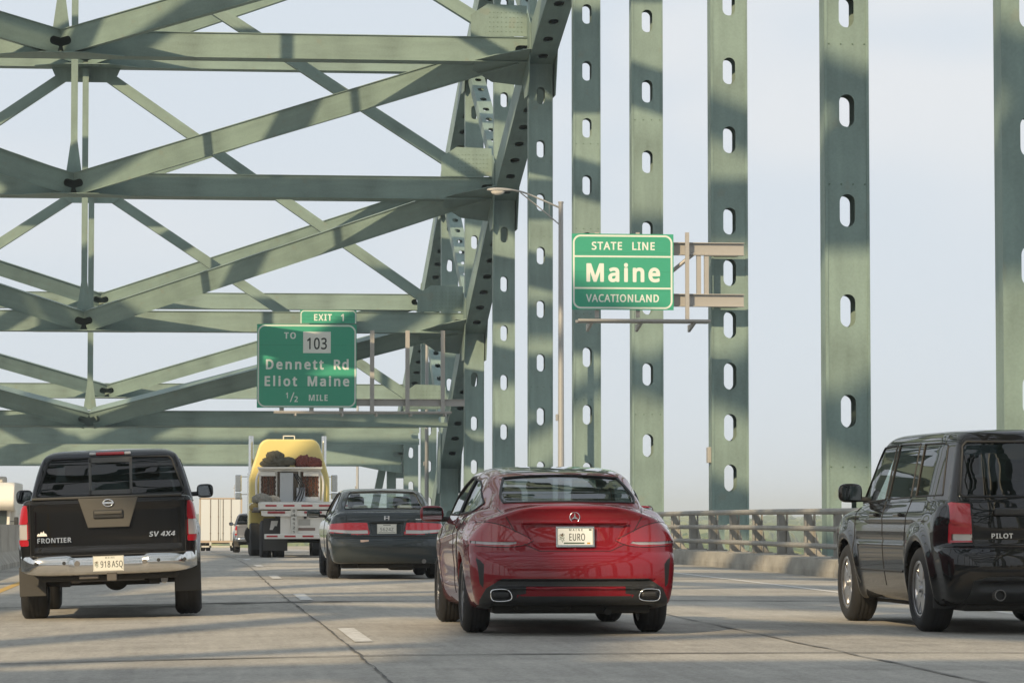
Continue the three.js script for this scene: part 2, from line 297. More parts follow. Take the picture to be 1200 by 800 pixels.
{
  const HW = 0.86, HD = 0.46;
  for (const X of sidesX) {
    const right = X === HX;
    // chords: box sections with oval access holes in the bottom plate
    const chord = (name, fy, k0, k1) => {
      for (let k = k0; k < k1; k++) {
        const p0 = V(X, fy(k), nodeZ(k)), p1 = V(X, fy(k + 1), nodeZ(k + 1)); const L = p0.distanceTo(p1);
        const down = new THREE.Vector3(0, -1, 0);
        part(name, boxMember(p0, p1, down, 0.92, 1.02, { slots: rowSlots(0.9, L - 0.7, 1.66, 0.34, 0.52), back: [], t: 0.035 }), M.steel, bridge);
      }
    };
    chord('lower_chord', lowY, -9, 9); chord('upper_chord', uppY, -11, 10);
    for (let k = -9; k <= 8; k++) {
      const z = nodeZ(k), ly = lowY(k), uy = uppY(k), vis = k >= 0;
      // hanger
      if (ly > 2) {
        const yb = -3.0, L = ly - 0.35 - yb;
        const sl = []; let pitch = 1.92, off = 0;
        // slot rows read from the photograph where they show
        const rows = { 0: [1.9, 0.9], 1: [1.60, 0.35], 2: [1.93, 1.1], 3: [1.80, 0.6], 4: [1.9, 0.9], 5: [1.95, 1.2], 6: [1.9, 0.5] }[k];
        if (rows) [pitch, off] = rows;
        for (let y = off - 3; y < ly - 1.2; y += pitch) if (y - yb > 0.5) sl.push([y - yb, 0.30, 0.62]);
        if (k === 1 && right) { sl.length = 0; for (const py of [560, 501, 441, 381, 320, 260]) sl.push([at(853, py, z)[1] - yb, 0.29, 0.62]); for (let y = at(853, 165, z)[1]; y < ly - 1; y += 1.6) sl.push([y - yb, 0.29, 0.62]); sl.push([at(853, 560, z)[1] - 1.35 - yb, 0.29, 0.62]); }
        if (right && k !== 1) { const ph = { 0: 482, 2: 522, 3: 486, 4: 488, 5: 506, 6: 547 }[k], hx = { 0: 990, 2: 757, 3: 687, 4: 632, 5: 589, 6: 554 }[k]; if (ph) { sl.length = 0; const y0 = at(hx, ph, z)[1]; for (let y = y0 - pitch * 4; y < ly - 1.2; y += pitch) if (y - yb > 0.5) sl.push([y - yb, 0.29, 0.62]); } }
        const h = part('hanger', boxMember(V(X, yb, z), V(X, ly - 0.35, z), FACE, HW, HD, { slots: sl, t: 0.022 }), M.steel, bridge);
        if (vis && right) part('edge_angle', mg([-1, 1].map(e => bx(0.05, ly - 0.4 - yb, 0.016, X + e * (HW / 2 - 0.03), (ly - 0.4 + yb) / 2, -z + HD / 2 + 0.008))), M.steel, h);
        // splice joints: rows of bolt heads and a lap bar
        const bolts = [], step = 5.35; let n = 0;
        for (let y = 1.9 + (Math.abs(k) % 3) * 0.9; y < ly - 1.5; y += step / 2) { n++; if (sl.some(q => Math.abs(q[0] + yb - y) < 0.42)) continue; for (let i = 0; i < 4; i++) for (const dy of [0]) bolts.push(boltG.clone().translate(X - HW / 2 + 0.09 + i * 0.227, y + dy, -z + HD / 2 + 0.006)); }
        if (vis && right && bolts.length) stuffPart('splice_bolts', mg(bolts), M.steelDark, h);
      }
      // truss post and diagonal between the chords
      const pz0 = Math.max(ly, -2) + 0.45;
      part('truss_post', boxMember(V(X, pz0, z), V(X, uy - 0.45, z), FACE, 0.80, 0.50, { slots: rowSlots(1.2, uy - pz0 - 1.3, 1.9, 0.29, 0.6), t: 0.025 }), M.steel, bridge);
      if (k < 8) {
        const a = k >= 0 ? V(X, uppY(k + 1) - 0.3, nodeZ(k + 1)) : V(X, uppY(k) - 0.3, nodeZ(k)), b = k >= 0 ? V(X, Math.max(ly, -2) + 0.3, z) : V(X, Math.max(lowY(k + 1), -2) + 0.3, nodeZ(k + 1));
        const L = a.distanceTo(b); part('truss_diagonal', boxMember(b, a, FACE, 0.62, 0.55, { slots: rowSlots(1.6, L - 1.6, 1.35, 0.26, 0.45), t: 0.025 }), M.steel, bridge);
      }
      // node gussets on both faces of the truss
      const gus = (y, sl2, up) => {
        const s = new THREE.Shape(); const w = 1.25, hh = 1.05;
        s.moveTo(-w, -hh * 0.45 + sl2 * w); s.lineTo(-w, hh * 0.5 + sl2 * w); s.lineTo(-0.5, up ? hh * 0.55 : hh * 1.25); s.lineTo(0.5, up ? hh * 0.55 : hh * 1.25); s.lineTo(w, hh * 0.5 - sl2 * w); s.lineTo(w, -hh * 0.45 - sl2 * w); s.lineTo(0.55, -hh * (up ? 1.2 : 1.55)); s.lineTo(-0.55, -hh * (up ? 1.2 : 1.55)); s.closePath();
        return [-1, 1].map(q => new THREE.ExtrudeGeometry(s, { depth: 0.03, bevelEnabled: false }).rotateY(-Math.PI / 2).translate(X + q * 0.485 + 0.015, y, -z));
      };
      const sd = k >= 0 ? 1 : -1, slope = kk => sd * 0.0;
      const sl = (lowY(Math.min(k + 1, 9)) - lowY(Math.max(k - 1, -9))) / (2 * PAN), su = (uppY(Math.min(k + 1, 10)) - uppY(Math.max(k - 1, -10))) / (2 * PAN);
      part('gusset_plate', mg(gus(ly, sl, false)), M.steel, bridge);
      part('gusset_plate', mg(gus(uy, su, true)), M.steel, bridge);
    }
    // edge girder below the deck
    part('edge_girder', mg([bx(0.5, 1.6, 300, X, -2.1, -95)]), M.steel, bridge);
  }
  // ---- bracing across the road
  const halfEnd = HX - 0.50, W2 = HX - CX;          // half width of the bridge
  const notch = (L, w, a, b, rad = 0.15) => {        // face plate with half-oval hand holes at its ends
    const s = new THREE.Shape(); s.moveTo(-w / 2, 0);
    if (a) { s.lineTo(-rad, 0); s.lineTo(-rad, 0.28); s.absarc(0, 0.28, rad, Math.PI, 0, true); s.lineTo(rad, 0); }
    s.lineTo(w / 2, 0); s.lineTo(w / 2, L);
    if (b) { s.lineTo(rad, L); s.lineTo(rad, L - 0.28); s.absarc(0, L - 0.28, rad, 0, Math.PI, true); s.lineTo(-rad, L); }
    s.lineTo(-w / 2, L); s.closePath(); return s;
  };
  const beam = (p0, p1, face, w, d, a, b, t = 0.025, mid = false) => {
    const L = p0.distanceTo(p1), F = frame(p0, p1, face), o = [];
    for (const q of [d / 2 - t, -d / 2]) o.push(new THREE.ExtrudeGeometry((() => { const s = notch(L, w, a, b); if (mid && q > 0) { const p = new THREE.Path(); p.moveTo(-0.34, L / 2 - 0.55); p.lineTo(0.34, L / 2 - 0.55); p.lineTo(0.34, L / 2 + 0.55); p.lineTo(-0.34, L / 2 + 0.55); p.closePath(); s.holes.push(p); } return s; })(), { depth: t, bevelEnabled: false, curveSegments: 6 }).translate(0, 0, q));
    for (const s of [-1, 1]) o.push(bx(t, L, d + 0.10, s * (w / 2 + t / 2), L / 2, 0));
    const g = mg(o); g.applyMatrix4(F); return g;
  };
  const strut = (y, z, w = 0.84, d = 0.80, mid = true) => part('cross_strut', beam(V(2 * CX - halfEnd, y, z), V(halfEnd, y, z), FACE, w, d, true, true, 0.025, mid), M.steel, bridge);
  // horizontal plates where struts and laterals meet the chord
  const plates = (y, z, slope, dirs) => {
    for (const q of [-1, 1]) {
      const s = new THREE.Shape(); const e = W2 - 0.46;
      s.moveTo(e, -1.7); s.lineTo(e, 1.7); s.lineTo(e - 1.0, 1.25); s.lineTo(e - 2.3, 0.45); s.lineTo(e - 2.3, -0.45); s.lineTo(e - 1.0, -1.25); s.closePath();
      const g = new THREE.ExtrudeGeometry(s, { depth: 0.035, bevelEnabled: false }).rotateX(-Math.PI / 2); g.applyMatrix4(new THREE.Matrix4().makeShear(0, 0, 0, 0, 0, slope)); if (q < 0) g.scale(-1, 1, 1);
      const h = g.index ? g.toNonIndexed() : g; h.translate(CX, y - 0.50, -z); part('lateral_gusset', mg([h]), M.steel, bridge);
    }
  };
  const shearY = (g, k, z0) => { const p = g.attributes.position; for (let i = 0; i < p.count; i++) p.setY(i, p.getY(i) + k * (-p.getZ(i) - z0)); p.needsUpdate = true; return g; };
  const lateralPlate = (y, z, k) => {
    for (const q of [-1, 1]) {
      const s = new THREE.Shape(); const e = W2 - 0.47;
      s.moveTo(e, -1.5); s.lineTo(e, 1.9); s.lineTo(e - 1.1, 1.6); s.lineTo(e - 1.9, 0.5); s.lineTo(e - 1.9, -0.40); s.lineTo(e - 1.2, -0.9); s.closePath();
      let g = new THREE.ExtrudeGeometry(s, { depth: 0.035, bevelEnabled: false }).rotateX(-Math.PI / 2); if (q < 0) { g = g.toNonIndexed(); g.scale(-1, 1, 1); }
      g.translate(CX, y, -z); shearY(g, k, z); g = mg([g]); part('lateral_gusset', g, M.steel, bridge);
    }
  };
  // K bracing in the plane of a chord: from the middle of strut (y1, z1) to the chord ends at (y0, z0)
  const kBrace = (y0, z0, y1, z1, w, d) => {
    for (const q of [-1, 1]) {
      const p0 = V(CX + q * 0.20, y1, z1 - 0.70), p1 = V(CX + q * (W2 - 0.75), y0, z0);
      const dir = p1.clone().sub(p0), nrm = new THREE.Vector3(0, 1, (y0 - y1) / (z1 - z0)).normalize();   // plane holding strut and node line
      const face = dir.clone().cross(nrm).normalize(); if (face.z < 0) face.negate();
      part('lateral_brace', beam(p0, p1, face, w, d, true, false), M.steel, bridge);
    }
    // plate under the meeting point
    const s = new THREE.Shape(); s.moveTo(-2.2, -0.9); s.lineTo(2.2, -0.9); s.lineTo(2.2, -0.2); s.lineTo(1.0, 0.6); s.lineTo(-1.0, 0.6); s.lineTo(-2.2, -0.2); s.closePath();
    const g = new THREE.ExtrudeGeometry(s, { depth: 0.03, bevelEnabled: false }).rotateX(Math.PI / 2); g.translate(CX, y1 - w / 2 - 0.03, -z1 + 0.75); part('lateral_gusset', mg([g]), M.steel, bridge);
  };
  // sway frame: inverted V from the middle of the upper strut down to the ends of the lower one, and the flared middle rod
  const sway = (yu, yl, z, hold = true) => {
    for (const q of [-1, 1]) {
      const a = V(CX + q * 0.9, yu - 0.75, z), b = V(CX + q * (W2 - 2.0), yl + 0.95, z);
      part('sway_brace', boxMember(a, b, FACE, 0.44, 0.36, { t: 0.022 }), M.steel, bridge);
      const s = new THREE.Shape(); const e = q * (W2 - 0.5) + CX, i = q * (W2 - 2.5) + CX; s.moveTo(e, yl + 0.5); s.lineTo(e, yl + 1.6); s.lineTo(i + q * 0.6, yl + 1.65); s.lineTo(i, yl + 1.25); s.lineTo(i, yl + 0.48); s.closePath();
      const gp = new THREE.ExtrudeGeometry(s, { depth: 0.04, bevelEnabled: false }).translate(0, 0, -z + 0.18); const gm = part('sway_gusset', mg([gp]), M.steel, bridge); if (z > 80 && z < 150) { const bl = []; for (let i = 0; i < 9; i++) for (let j = 0; j < 5; j++) bl.push(boltG.clone().translate(i < 5 ? e - q * (0.18 + 0.14 * i) : e - q * (0.9 + 0.14 * (i - 5)), yl + 0.66 + 0.17 * j, -z + 0.232)); stuffPart('bolts', mg(bl), M.steelDark, gm); }
    }
    const s = new THREE.Shape(); s.moveTo(-1.5, -0.4); s.lineTo(1.5, -0.4); s.lineTo(1.35, -0.75); s.lineTo(0.95, -1.05); s.lineTo(-0.95, -1.05); s.lineTo(-1.35, -0.75); s.closePath();
    part('sway_gusset', mg([new THREE.ExtrudeGeometry(s, { depth: 0.04, bevelEnabled: false }).translate(CX, yu, -z + 0.18)]), M.steel, bridge);
    // rod with flared shoe
    const r = new THREE.Shape(); const t0 = yu - 0.5, b0 = yl + 0.42; r.moveTo(-0.13, t0); r.lineTo(-0.13, b0 + 1.25); r.lineTo(-0.30, b0); r.lineTo(0.30, b0); r.lineTo(0.13, b0 + 1.25); r.lineTo(0.13, t0); r.closePath();
    part('sag_rod', mg([new THREE.ExtrudeGeometry(r, { depth: 0.03, bevelEnabled: false }).translate(CX, 0, -z + 0.62), bx(0.16, t0 - b0, 0.40, CX, (t0 + b0) / 2, -z + 0.40)]), M.steel, bridge);
  };
  const slopeAt = (f, k) => (f(k + 1) - f(k - 1)) / (2 * PAN);
  for (let k = -7; k <= 6; k++) { strut(lowY(k), nodeZ(k)); lateralPlate(lowY(k) - 0.50, nodeZ(k), slopeAt(lowY, k)); }
  for (let k = -9; k <= 9; k++) { strut(uppY(k), nodeZ(k), 0.78, 0.7); if (k >= -7 && k <= 6) sway(uppY(k), lowY(k), nodeZ(k)); }
  for (let k = 0; k < 6; k++) { kBrace(lowY(k), nodeZ(k), lowY(k + 1), nodeZ(k + 1), 0.82, 0.6); kBrace(lowY(-k - 1), nodeZ(-k - 1), lowY(-k - 2), nodeZ(-k - 2), 0.82, 0.6); }
  for (let k = 0; k < 9; k++) { kBrace(uppY(k), nodeZ(k), uppY(k + 1), nodeZ(k + 1), 0.7, 0.55); kBrace(uppY(-k - 1), nodeZ(-k - 1), uppY(-k - 2), nodeZ(-k - 2), 0.7, 0.55); }
  // portal strut where the lower chord comes down beside the traffic, braced back to the last full node
  const zp = 145.6, yp = 5.35; strut(yp, zp, 0.66, 0.8); kBrace(lowY(6), nodeZ(6), yp, zp, 0.74, 0.6);
  for (const d of [0]) { const z = nodeZ(7); sway(uppY(7), yp, zp + 0.9); }
  // far portals at the foot of the upper chord
  const z8 = nodeZ(8), z9 = nodeZ(9); strut(5.02, z8, 0.86, 0.6, false); strut(4.32, z9 + 1.2, 1.28, 0.9, false);
  for (const X of sidesX) part('truss_post', boxMember(V(X, -2.5, z9), V(X, uppY(9) - 0.45, z9), FACE, 0.80, 0.50, { slots: rowSlots(1.2, 9, 1.9, 0.29, 0.6), t: 0.025 }), M.steel, bridge);
  for (const q of [-1, 1]) {
    const s = new THREE.Shape(); const e = CX + q * (W2 - 0.5); s.moveTo(e, 3.72); s.lineTo(e - q * 2.4, 3.66); s.lineTo(e - q * 1.2, 3.42); s.lineTo(e, 3.25); s.closePath();
    part('knee_bracket', mg([new THREE.ExtrudeGeometry(s, { depth: 0.5, bevelEnabled: false }).translate(0, 0, -z9 - 0.6)]), M.steel, bridge);
    part('portal_leg', boxMember(V(CX + q * (W2 - 1.0), -2, z9 + 1.5), V(CX + q * (W2 - 1.0), 4.0, z9 + 1.5), FACE, 0.5, 0.5), M.steel, bridge);
    part('portal_leg', boxMember(V(CX + q * (W2 - 2.3), -1.5, z9 + 5), V(CX + q * (W2 - 1.4), 3.6, z9 + 3), FACE, 0.42, 0.4), M.steel, bridge);
  }
}
// ------------------------------------------------------------------ river, far shore, woods
{
  const wg = new THREE.CircleGeometry(14000, 64).rotateX(-Math.PI / 2).translate(0, -41, 0);
  const water = structure('water', metreUV(wg), std(0.10, 0.13, 0.14, 0.12, 0, { bumpMap: noiseTex(256, (u, v) => { const n = fbm(u * 16, v * 16, 4, 16); return [n, n, n]; }, false, 1 / 60), bumpScale: 0.25 }));
  water.userData.label = 'wide grey river far below the bridge';
  const hgt = (x, z) => { const d = Math.hypot(x, z); return -41.5 + sstep(330, 760, d + 120 * (fbm(x * 0.004, z * 0.004, 3) - 0.5)) * 23 + sstep(700, 2400, d) * 7 * (0.55 + 0.75 * fbm(x * 0.0022 + 7, z * 0.0022, 4)) + sstep(3000, 9000, d) * 12 * (0.5 + 0.8 * fbm(x * 0.0005, z * 0.0005 + 3, 3)); };
  const P = [], I = [], A = 150, R = 90; for (let j = 0; j <= R; j++) { const d = 260 * Math.pow(44, j / R); for (let i = 0; i <= A; i++) { const a = -0.7 + 1.4 * i / A; const x = d * Math.sin(a), z = d * Math.cos(a); P.push(x, hgt(x, z), -z); } }
  for (let j = 0; j < R; j++) for (let i = 0; i < A; i++) { const a = j * (A + 1) + i; I.push(a, a + 1, a + A + 2, a, a + A + 2, a + A + 1); }
  const g = new THREE.BufferGeometry(); g.setAttribute('position', new THREE.Float32BufferAttribute(P, 3)); g.setIndex(I); g.computeVertexNormals();
  const land = structure('hills', metreUV(g), std(1, 1, 1, 1, 0, { map: noiseTex(512, (u, v) => { const n = fbm(u * 8, v * 8, 6, 8), m = sstep(0.48, 0.62, fbm(u * 5 + 2, v * 5, 4, 5)); return [toS(lerp(0.07, 0.17, m) * (0.6 + 0.8 * n)), toS(lerp(0.105, 0.19, m) * (0.6 + 0.8 * n)), toS(lerp(0.03, 0.06, m) * (0.6 + 0.8 * n))]; }, true, 1 / 900) }));
  land.userData.label = 'low green far shore with marsh and woods';
  // tree crowns of the far wood, too far to count
  const cg = new THREE.IcosahedronGeometry(1, 1); { const p = cg.attributes.position; for (let i = 0; i < p.count; i++) { const x = p.getX(i), y = p.getY(i), z = p.getZ(i); const k = 0.8 + 0.45 * hash2(Math.round(x * 50) + 99, Math.round(y * 50) * 7 + Math.round(z * 50)); p.setXYZ(i, x * k, y * k, z * k); } cg.computeVertexNormals(); }
  const N = 16000, wood = new THREE.InstancedMesh(cg, std(1, 1, 1, 1), N), m4 = new THREE.Matrix4(), q = new THREE.Quaternion(), c = new THREE.Color();
  for (let i = 0; i < N; i++) {
    let x, z, ok = false; for (let t = 0; t < 12 && !ok; t++) { const d = 560 * Math.pow(6, rnd()), a = rr(-0.06, 0.34); x = d * Math.sin(a); z = d * Math.cos(a); ok = fbm(x * 0.004, z * 0.004, 3) > 0.47; }
    const s = rr(3.0, 6.5); q.setFromAxisAngle(new THREE.Vector3(0, 1, 0), rr(0, 6.3)); m4.compose(new THREE.Vector3(x, hgt(x, z) + s * 0.55, -z), q, new THREE.Vector3(s, s * rr(0.8, 1.4), s)); wood.setMatrixAt(i, m4);
    const t = rnd(); wood.setColorAt(i, c.setRGB(lerp(0.05, 0.15, t), lerp(0.085, 0.17, t), lerp(0.025, 0.045, t)));
  }
  wood.name = 'far_woods'; wood.userData = { kind: 'stuff', label: 'hazy woods on the far shore seen through the railing', category: 'woods' }; scene.add(wood);
}
// ------------------------------------------------------------------ lamps and signs
function streetLamp(z, label, armLen = 2.05) {
  const X = KERBX + 0.72, y0 = grade(z) + 0.25, H = 10.55, t = thing('street_lamp', label, 'street lamp', [X, y0, -z], 'street lamps along the railing');
  part('pole', mg([cy(0.105, 0.072, H, 0, H / 2, 0, 16), cy(0.17, 0.17, 0.06, 0, 0.03, 0, 16), cy(0.085, 0.085, 0.05, 0, H, 0, 16)]), M.lampMetal, t);
  const arm = [new THREE.Vector3(0, H - 0.18, 0), new THREE.Vector3(-0.7, H + 0.12, 0), new THREE.Vector3(-1.2, H + 0.31, 0), new THREE.Vector3(-1.6, H + 0.38, 0)];
  part('arm', mg([tube(arm, 0.028, 16, 8), tube([new THREE.Vector3(0, H - 0.72, 0), new THREE.Vector3(-0.6, H - 0.22, 0), new THREE.Vector3(-1.25, H + 0.29, 0)], 0.02, 12, 8), bx(0.015, 0.42, 0.015, -0.36, H - 0.22, 0)]), M.lampMetal, t);
  const g = new THREE.SphereGeometry(1, 20, 12); { const p = g.attributes.position; for (let i = 0; i < p.count; i++) { const x = p.getX(i), y = p.getY(i), zz = p.getZ(i); const w = 0.75 + 0.25 * -x; p.setXYZ(i, x * 0.44, (y > 0 ? y * 0.10 : y * 0.06) * w, zz * 0.16 * w); } g.computeVertexNormals(); }
  part('luminaire', mg([g.translate(-1.85, H + 0.36, 0)]), M.lampMetal, t);
  const b = new THREE.SphereGeometry(1, 16, 8, 0, 6.3, Math.PI / 2, Math.PI / 2).scale(0.22, 0.13, 0.12).translate(-1.95, H + 0.33, 0); part('lens_bowl', mg([b]), phys(0.6, 0.56, 0.5, 0.2, 0, { clearcoat: 1 }), t);
  part('hand_box', mg([rb(0.06, 0.20, 0.14, 0.01, -0.13, H - 6.6, 0)]), M.lampMetal, t);
  return t;
}
streetLamp(zAtX(657.5, KERBX + 0.72), 'tall street lamp with curved arm beside the welcome sign');
streetLamp(zAtX(500, KERBX + 0.72), 'street lamp partly hidden behind the steel arch chord');
streetLamp(zAtX(417, KERBX + 0.72) - 2, 'distant street lamp seen below the far portal');

const signGreen = '#3d9c7e';
const roundRect = (x, a, b, w, h, r) => { x.beginPath(); x.moveTo(a + r, b); x.arcTo(a + w, b, a + w, b + h, r); x.arcTo(a + w, b + h, a, b + h, r); x.arcTo(a, b + h, a, b, r); x.arcTo(a, b, a + w, b, r); x.closePath(); };
function speckle(x, w, h) { for (let i = 0; i < 900; i++) { x.fillStyle = `rgba(${rnd() < 0.5 ? '255,255,255' : '0,20,10'},${0.03 * rnd()})`; x.fillRect(rnd() * w, rnd() * h, rr(2, 60), rr(1, 8)); } }
const sheetMat = tex => std(1, 1, 1, 0.42, 0, { map: tex });
function signPanel(name, w, h, tex, x, y, z, parent) {
  const p = part(name, new THREE.PlaneGeometry(w, h).translate(x, y, z + 0.016), sheetMat(tex), parent);
  part('panel_backing', mg([bx(w - 0.004, h - 0.004, 0.028, x, y, z)]), M.galv, parent); return p;
}
const ibeam = (l, h, w, t = 0.02) => [bx(l, t, w, 0, h / 2, 0), bx(l, t, w, 0, -h / 2, 0), bx(l, h - t, t, 0, 0, 0)];
{
  const zs = nodeZ(1) - 1.15, [xl, yt] = at(670, 273.5, zs), [xr, yb] = at(789.5, 363.5, zs), w = xr - xl, h = yt - yb, cxm = (xl + xr) / 2, cym = (yt + yb) / 2;
  const t = thing('welcome_sign', 'green State Line Maine Vacationland sign bracketed to a slotted hanger', 'sign', [0, 0, 0]);
  const tex = canvasTex(1024, Math.round(1024 * h / w), (x, W, H) => {
    x.fillStyle = signGreen; x.fillRect(0, 0, W, H); speckle(x, W, H); x.strokeStyle = 'rgba(10,50,38,0.35)'; x.lineWidth = 2; for (const f of [0.25, 0.5, 0.75]) { x.beginPath(); x.moveTo(0, H * f); x.lineTo(W, H * f); x.stroke(); }
    x.strokeStyle = '#d9dcd2'; x.lineWidth = 18; roundRect(x, 20, 20, W - 40, H - 40, 70); x.stroke();
    x.lineWidth = 17; for (const f of [0.298, 0.715]) { x.beginPath(); x.moveTo(20, H * f); x.lineTo(W - 20, H * f); x.stroke(); }
    x.fillStyle = '#dcded6'; spaced(x, 'STATE', W * 0.345, H * 0.207, 104, 312, 'normal', 0.05); spaced(x, 'LINE', W * 0.703, H * 0.207, 104, 238, 'normal', 0.05);
    spaced(x, 'Maine', W * 0.5, H * 0.622, 236, 760, 'normal', 0.07); spaced(x, 'VACATIONLAND', W * 0.5, H * 0.893, 100, 735, 'normal', 0.045);
  });
  signPanel('sign_face', w, h, tex, cxm, cym, -zs, t);
  const zb = -zs - 0.14;
  const hb = (name, px0, px1, py, hh) => { const [a, y] = at(px0, py, zs + 0.2), [b] = at(px1, py, zs + 0.2); part(name, mg(ibeam(b - a, hh, 0.16).map(g => g.translate((a + b) / 2, y, zb - 0.20))), M.galv, t); };
  hb('bracket_beam', 690, 873, 290, 0.27); hb('bracket_beam', 690, 873, 350.5, 0.27);
  for (const px of [700, 748, 806]) { const [X, y1] = at(px, 272, zs), [, y2] = at(px, px > 800 ? 376 : 372, zs); part('sign_post', mg([bx(0.09, y1 - y2, 0.05, X, (y1 + y2) / 2, zb + 0.06), bx(0.02, y1 - y2, 0.09, X, (y1 + y2) / 2, zb)]), M.galv, t); }
  for (const px of [820, 829]) { const [X, y1] = at(px, 296, zs + 0.2), [, y2] = at(px, 345, zs + 0.2); part('bracket_strut', mg([bx(0.10, y1 - y2, 0.10, X, (y1 + y2) / 2, zb - 0.2)]), M.galv, t); }
  { const [a, y1] = at(788, 318, zs + 0.2), [b, y2] = at(815, 296, zs + 0.2); part('bracket_strut', mg([tube([new THREE.Vector3(a, y1, zb - 0.2), new THREE.Vector3(b, y2, zb - 0.2)], 0.05, 1, 6)]), M.galv, t); }
  // bolted end plates on the hanger
  for (const py of [290, 350.5]) { const [a, y] = at(836, py, zs), [b] = at(872, py, zs), e = part('end_plate', mg([bx(b - a, 0.24, 0.03, (a + b) / 2, y, -nodeZ(1) + 0.245)]), M.galv, t); const bolts = []; for (let i = 0; i < 5; i++) for (let j = 0; j < 3; j++) bolts.push(boltG.clone().translate(lerp(a + 0.06, b - 0.06, i / 4), y - 0.08 + 0.08 * j, -nodeZ(1) + 0.268)); stuffPart('bolts', mg(bolts), std(0.14, 0.10, 0.08, 0.7, 0.3), e); }
  // light walkway below the panel
  const [wa, wy] = at(676, 377, zs - 0.6), [wb] = at(831, 377, zs - 0.6);
  part('walkway', mg([bx(wb - wa, 0.05, 0.06, (wa + wb) / 2, wy + 0.03, -zs + 0.85), bx(wb - wa, 0.05, 0.06, (wa + wb) / 2, wy + 0.03, -zs + 0.35), bx(wb - wa, 0.03, 0.44, (wa + wb) / 2, wy, -zs + 0.6)]), M.galv, t);
  for (const px of [692, 750, 812]) { const [X] = at(px, 377, zs - 0.5); const s = new THREE.Shape(); s.moveTo(0, 0); s.lineTo(0.95, 0); s.lineTo(0, -0.16); s.closePath(); part('walkway_bracket', mg([new THREE.ExtrudeGeometry(s, { depth: 0.06, bevelEnabled: false }).rotateY(-Math.PI / 2).translate(X + 0.03, wy - 0.02, -zs - 0.06)]), M.galv, t); }
}
{
  const zs = nodeZ(6) - 1.1, t = thing('exit_sign', 'green exit sign for Dennett Rd and Eliot Maine hung over the road', 'sign', [0, 0, 0]);
  const rect = (a, b, c, d) => { const [x0, y1] = at(a, b, zs), [x1, y0] = at(c, d, zs); return [x1 - x0, y1 - y0, (x0 + x1) / 2, (y0 + y1) / 2]; };
  const [w, h, X, Y] = rect(301, 379.5, 417.5, 478);
  const ink = '#dcded6';
  signPanel('sign_face', w, h, canvasTex(1024, Math.round(1024 * h / w), (x, W, H) => {
    x.fillStyle = signGreen; x.fillRect(0, 0, W, H); speckle(x, W, H); x.strokeStyle = 'rgba(10,50,38,0.35)'; x.lineWidth = 2; for (const f of [0.25, 0.5, 0.75]) { x.beginPath(); x.moveTo(0, H * f); x.lineTo(W, H * f); x.stroke(); } x.strokeStyle = '#ccd3c9'; x.lineWidth = 16; roundRect(x, 14, 14, W - 28, H - 28, 72); x.stroke();
    x.fillStyle = ink; spaced(x, 'TO', W * 0.332, H * 0.175, 92, 128); x.fillRect(W * 0.462, H * 0.088, W * 0.278, H * 0.257);
    x.fillStyle = '#14201a'; spaced(x, '103', W * 0.60, H * 0.295, 158, 218, 'normal', 0.03);
    x.fillStyle = ink; spaced(x, 'Dennett', W * 0.375, H * 0.535, 132, 600, 'normal', 0.07); spaced(x, 'Rd', W * 0.845, H * 0.535, 132, 168, 'normal', 0.07);
    spaced(x, 'Eliot', W * 0.235, H * 0.735, 132, 340, 'normal', 0.07); spaced(x, 'Maine', W * 0.715, H * 0.735, 132, 440, 'normal', 0.07);
    spaced(x, 'MILE', W * 0.615, H * 0.915, 88, 206); spaced(x, '1', W * 0.305, H * 0.885, 82, 34); spaced(x, '2', W * 0.395, H * 0.93, 82, 44);
    x.strokeStyle = ink; x.lineWidth = 11; x.beginPath(); x.moveTo(W * 0.335, H * 0.93); x.lineTo(W * 0.372, H * 0.815); x.stroke();
  }), X, Y, -zs, t);
  const [w2, h2, X2, Y2] = rect(351.5, 363, 417.5, 379);
  signPanel('exit_tab', w2, h2, canvasTex(512, Math.round(512 * h2 / w2), (x, W, H) => { x.fillStyle = signGreen; x.fillRect(0, 0, W, H); speckle(x, W, H); x.strokeStyle = 'rgba(10,50,38,0.35)'; x.lineWidth = 2; for (const f of [0.25, 0.5, 0.75]) { x.beginPath(); x.moveTo(0, H * f); x.lineTo(W, H * f); x.stroke(); } x.strokeStyle = '#ccd3c9'; x.lineWidth = 11; roundRect(x, 8, 8, W - 16, H + 40, 30); x.stroke(); x.fillStyle = ink; spaced(x, 'EXIT', W * 0.40, H * 0.80, 84, 170); spaced(x, '1', W * 0.76, H * 0.83, 92, 46); }), X2, Y2, -zs, t);
  const zb = -zs - 0.22;
  const bar = (a, b, c, d, name) => { const [w3, h3, x3, y3] = rect(a, b, c, d); part(name, mg(ibeam(w3, h3, 0.2).map(g => g.translate(x3, y3, zb))), M.galv, t); };
  bar(310, 467, 545, 475.5, 'support_beam'); bar(310, 402, 417, 409, 'support_beam');
  for (const px of [330, 365, 400, 436, 477.5, 519]) { const [w3, h3, x3, y3] = rect(px - 2.4, px > 417 ? 387 : 384, px + 2.4, 484); part('sign_post', mg([bx(w3, h3, 0.06, x3, y3, zb + 0.15)]), M.galv, t); }
  const [w4, h4, x4, y4] = rect(320, 481, 527, 485.5); part('walkway', mg([bx(w4, 0.06, 0.06, x4, y4, -zs + 1.0), bx(w4, 0.06, 0.06, x4, y4, -zs + 0.2), bx(w4, 0.04, 0.8, x4, y4 - 0.05, -zs + 0.6)]), M.galv, t);
  for (const px of [345, 400, 440, 480, 520]) { const [X5] = at(px, 484, zs); part('walkway_bracket', mg([bx(0.07, 0.12, 1.2, X5, y4 - 0.12, -zs + 0.5)]), M.galv, t); }
}
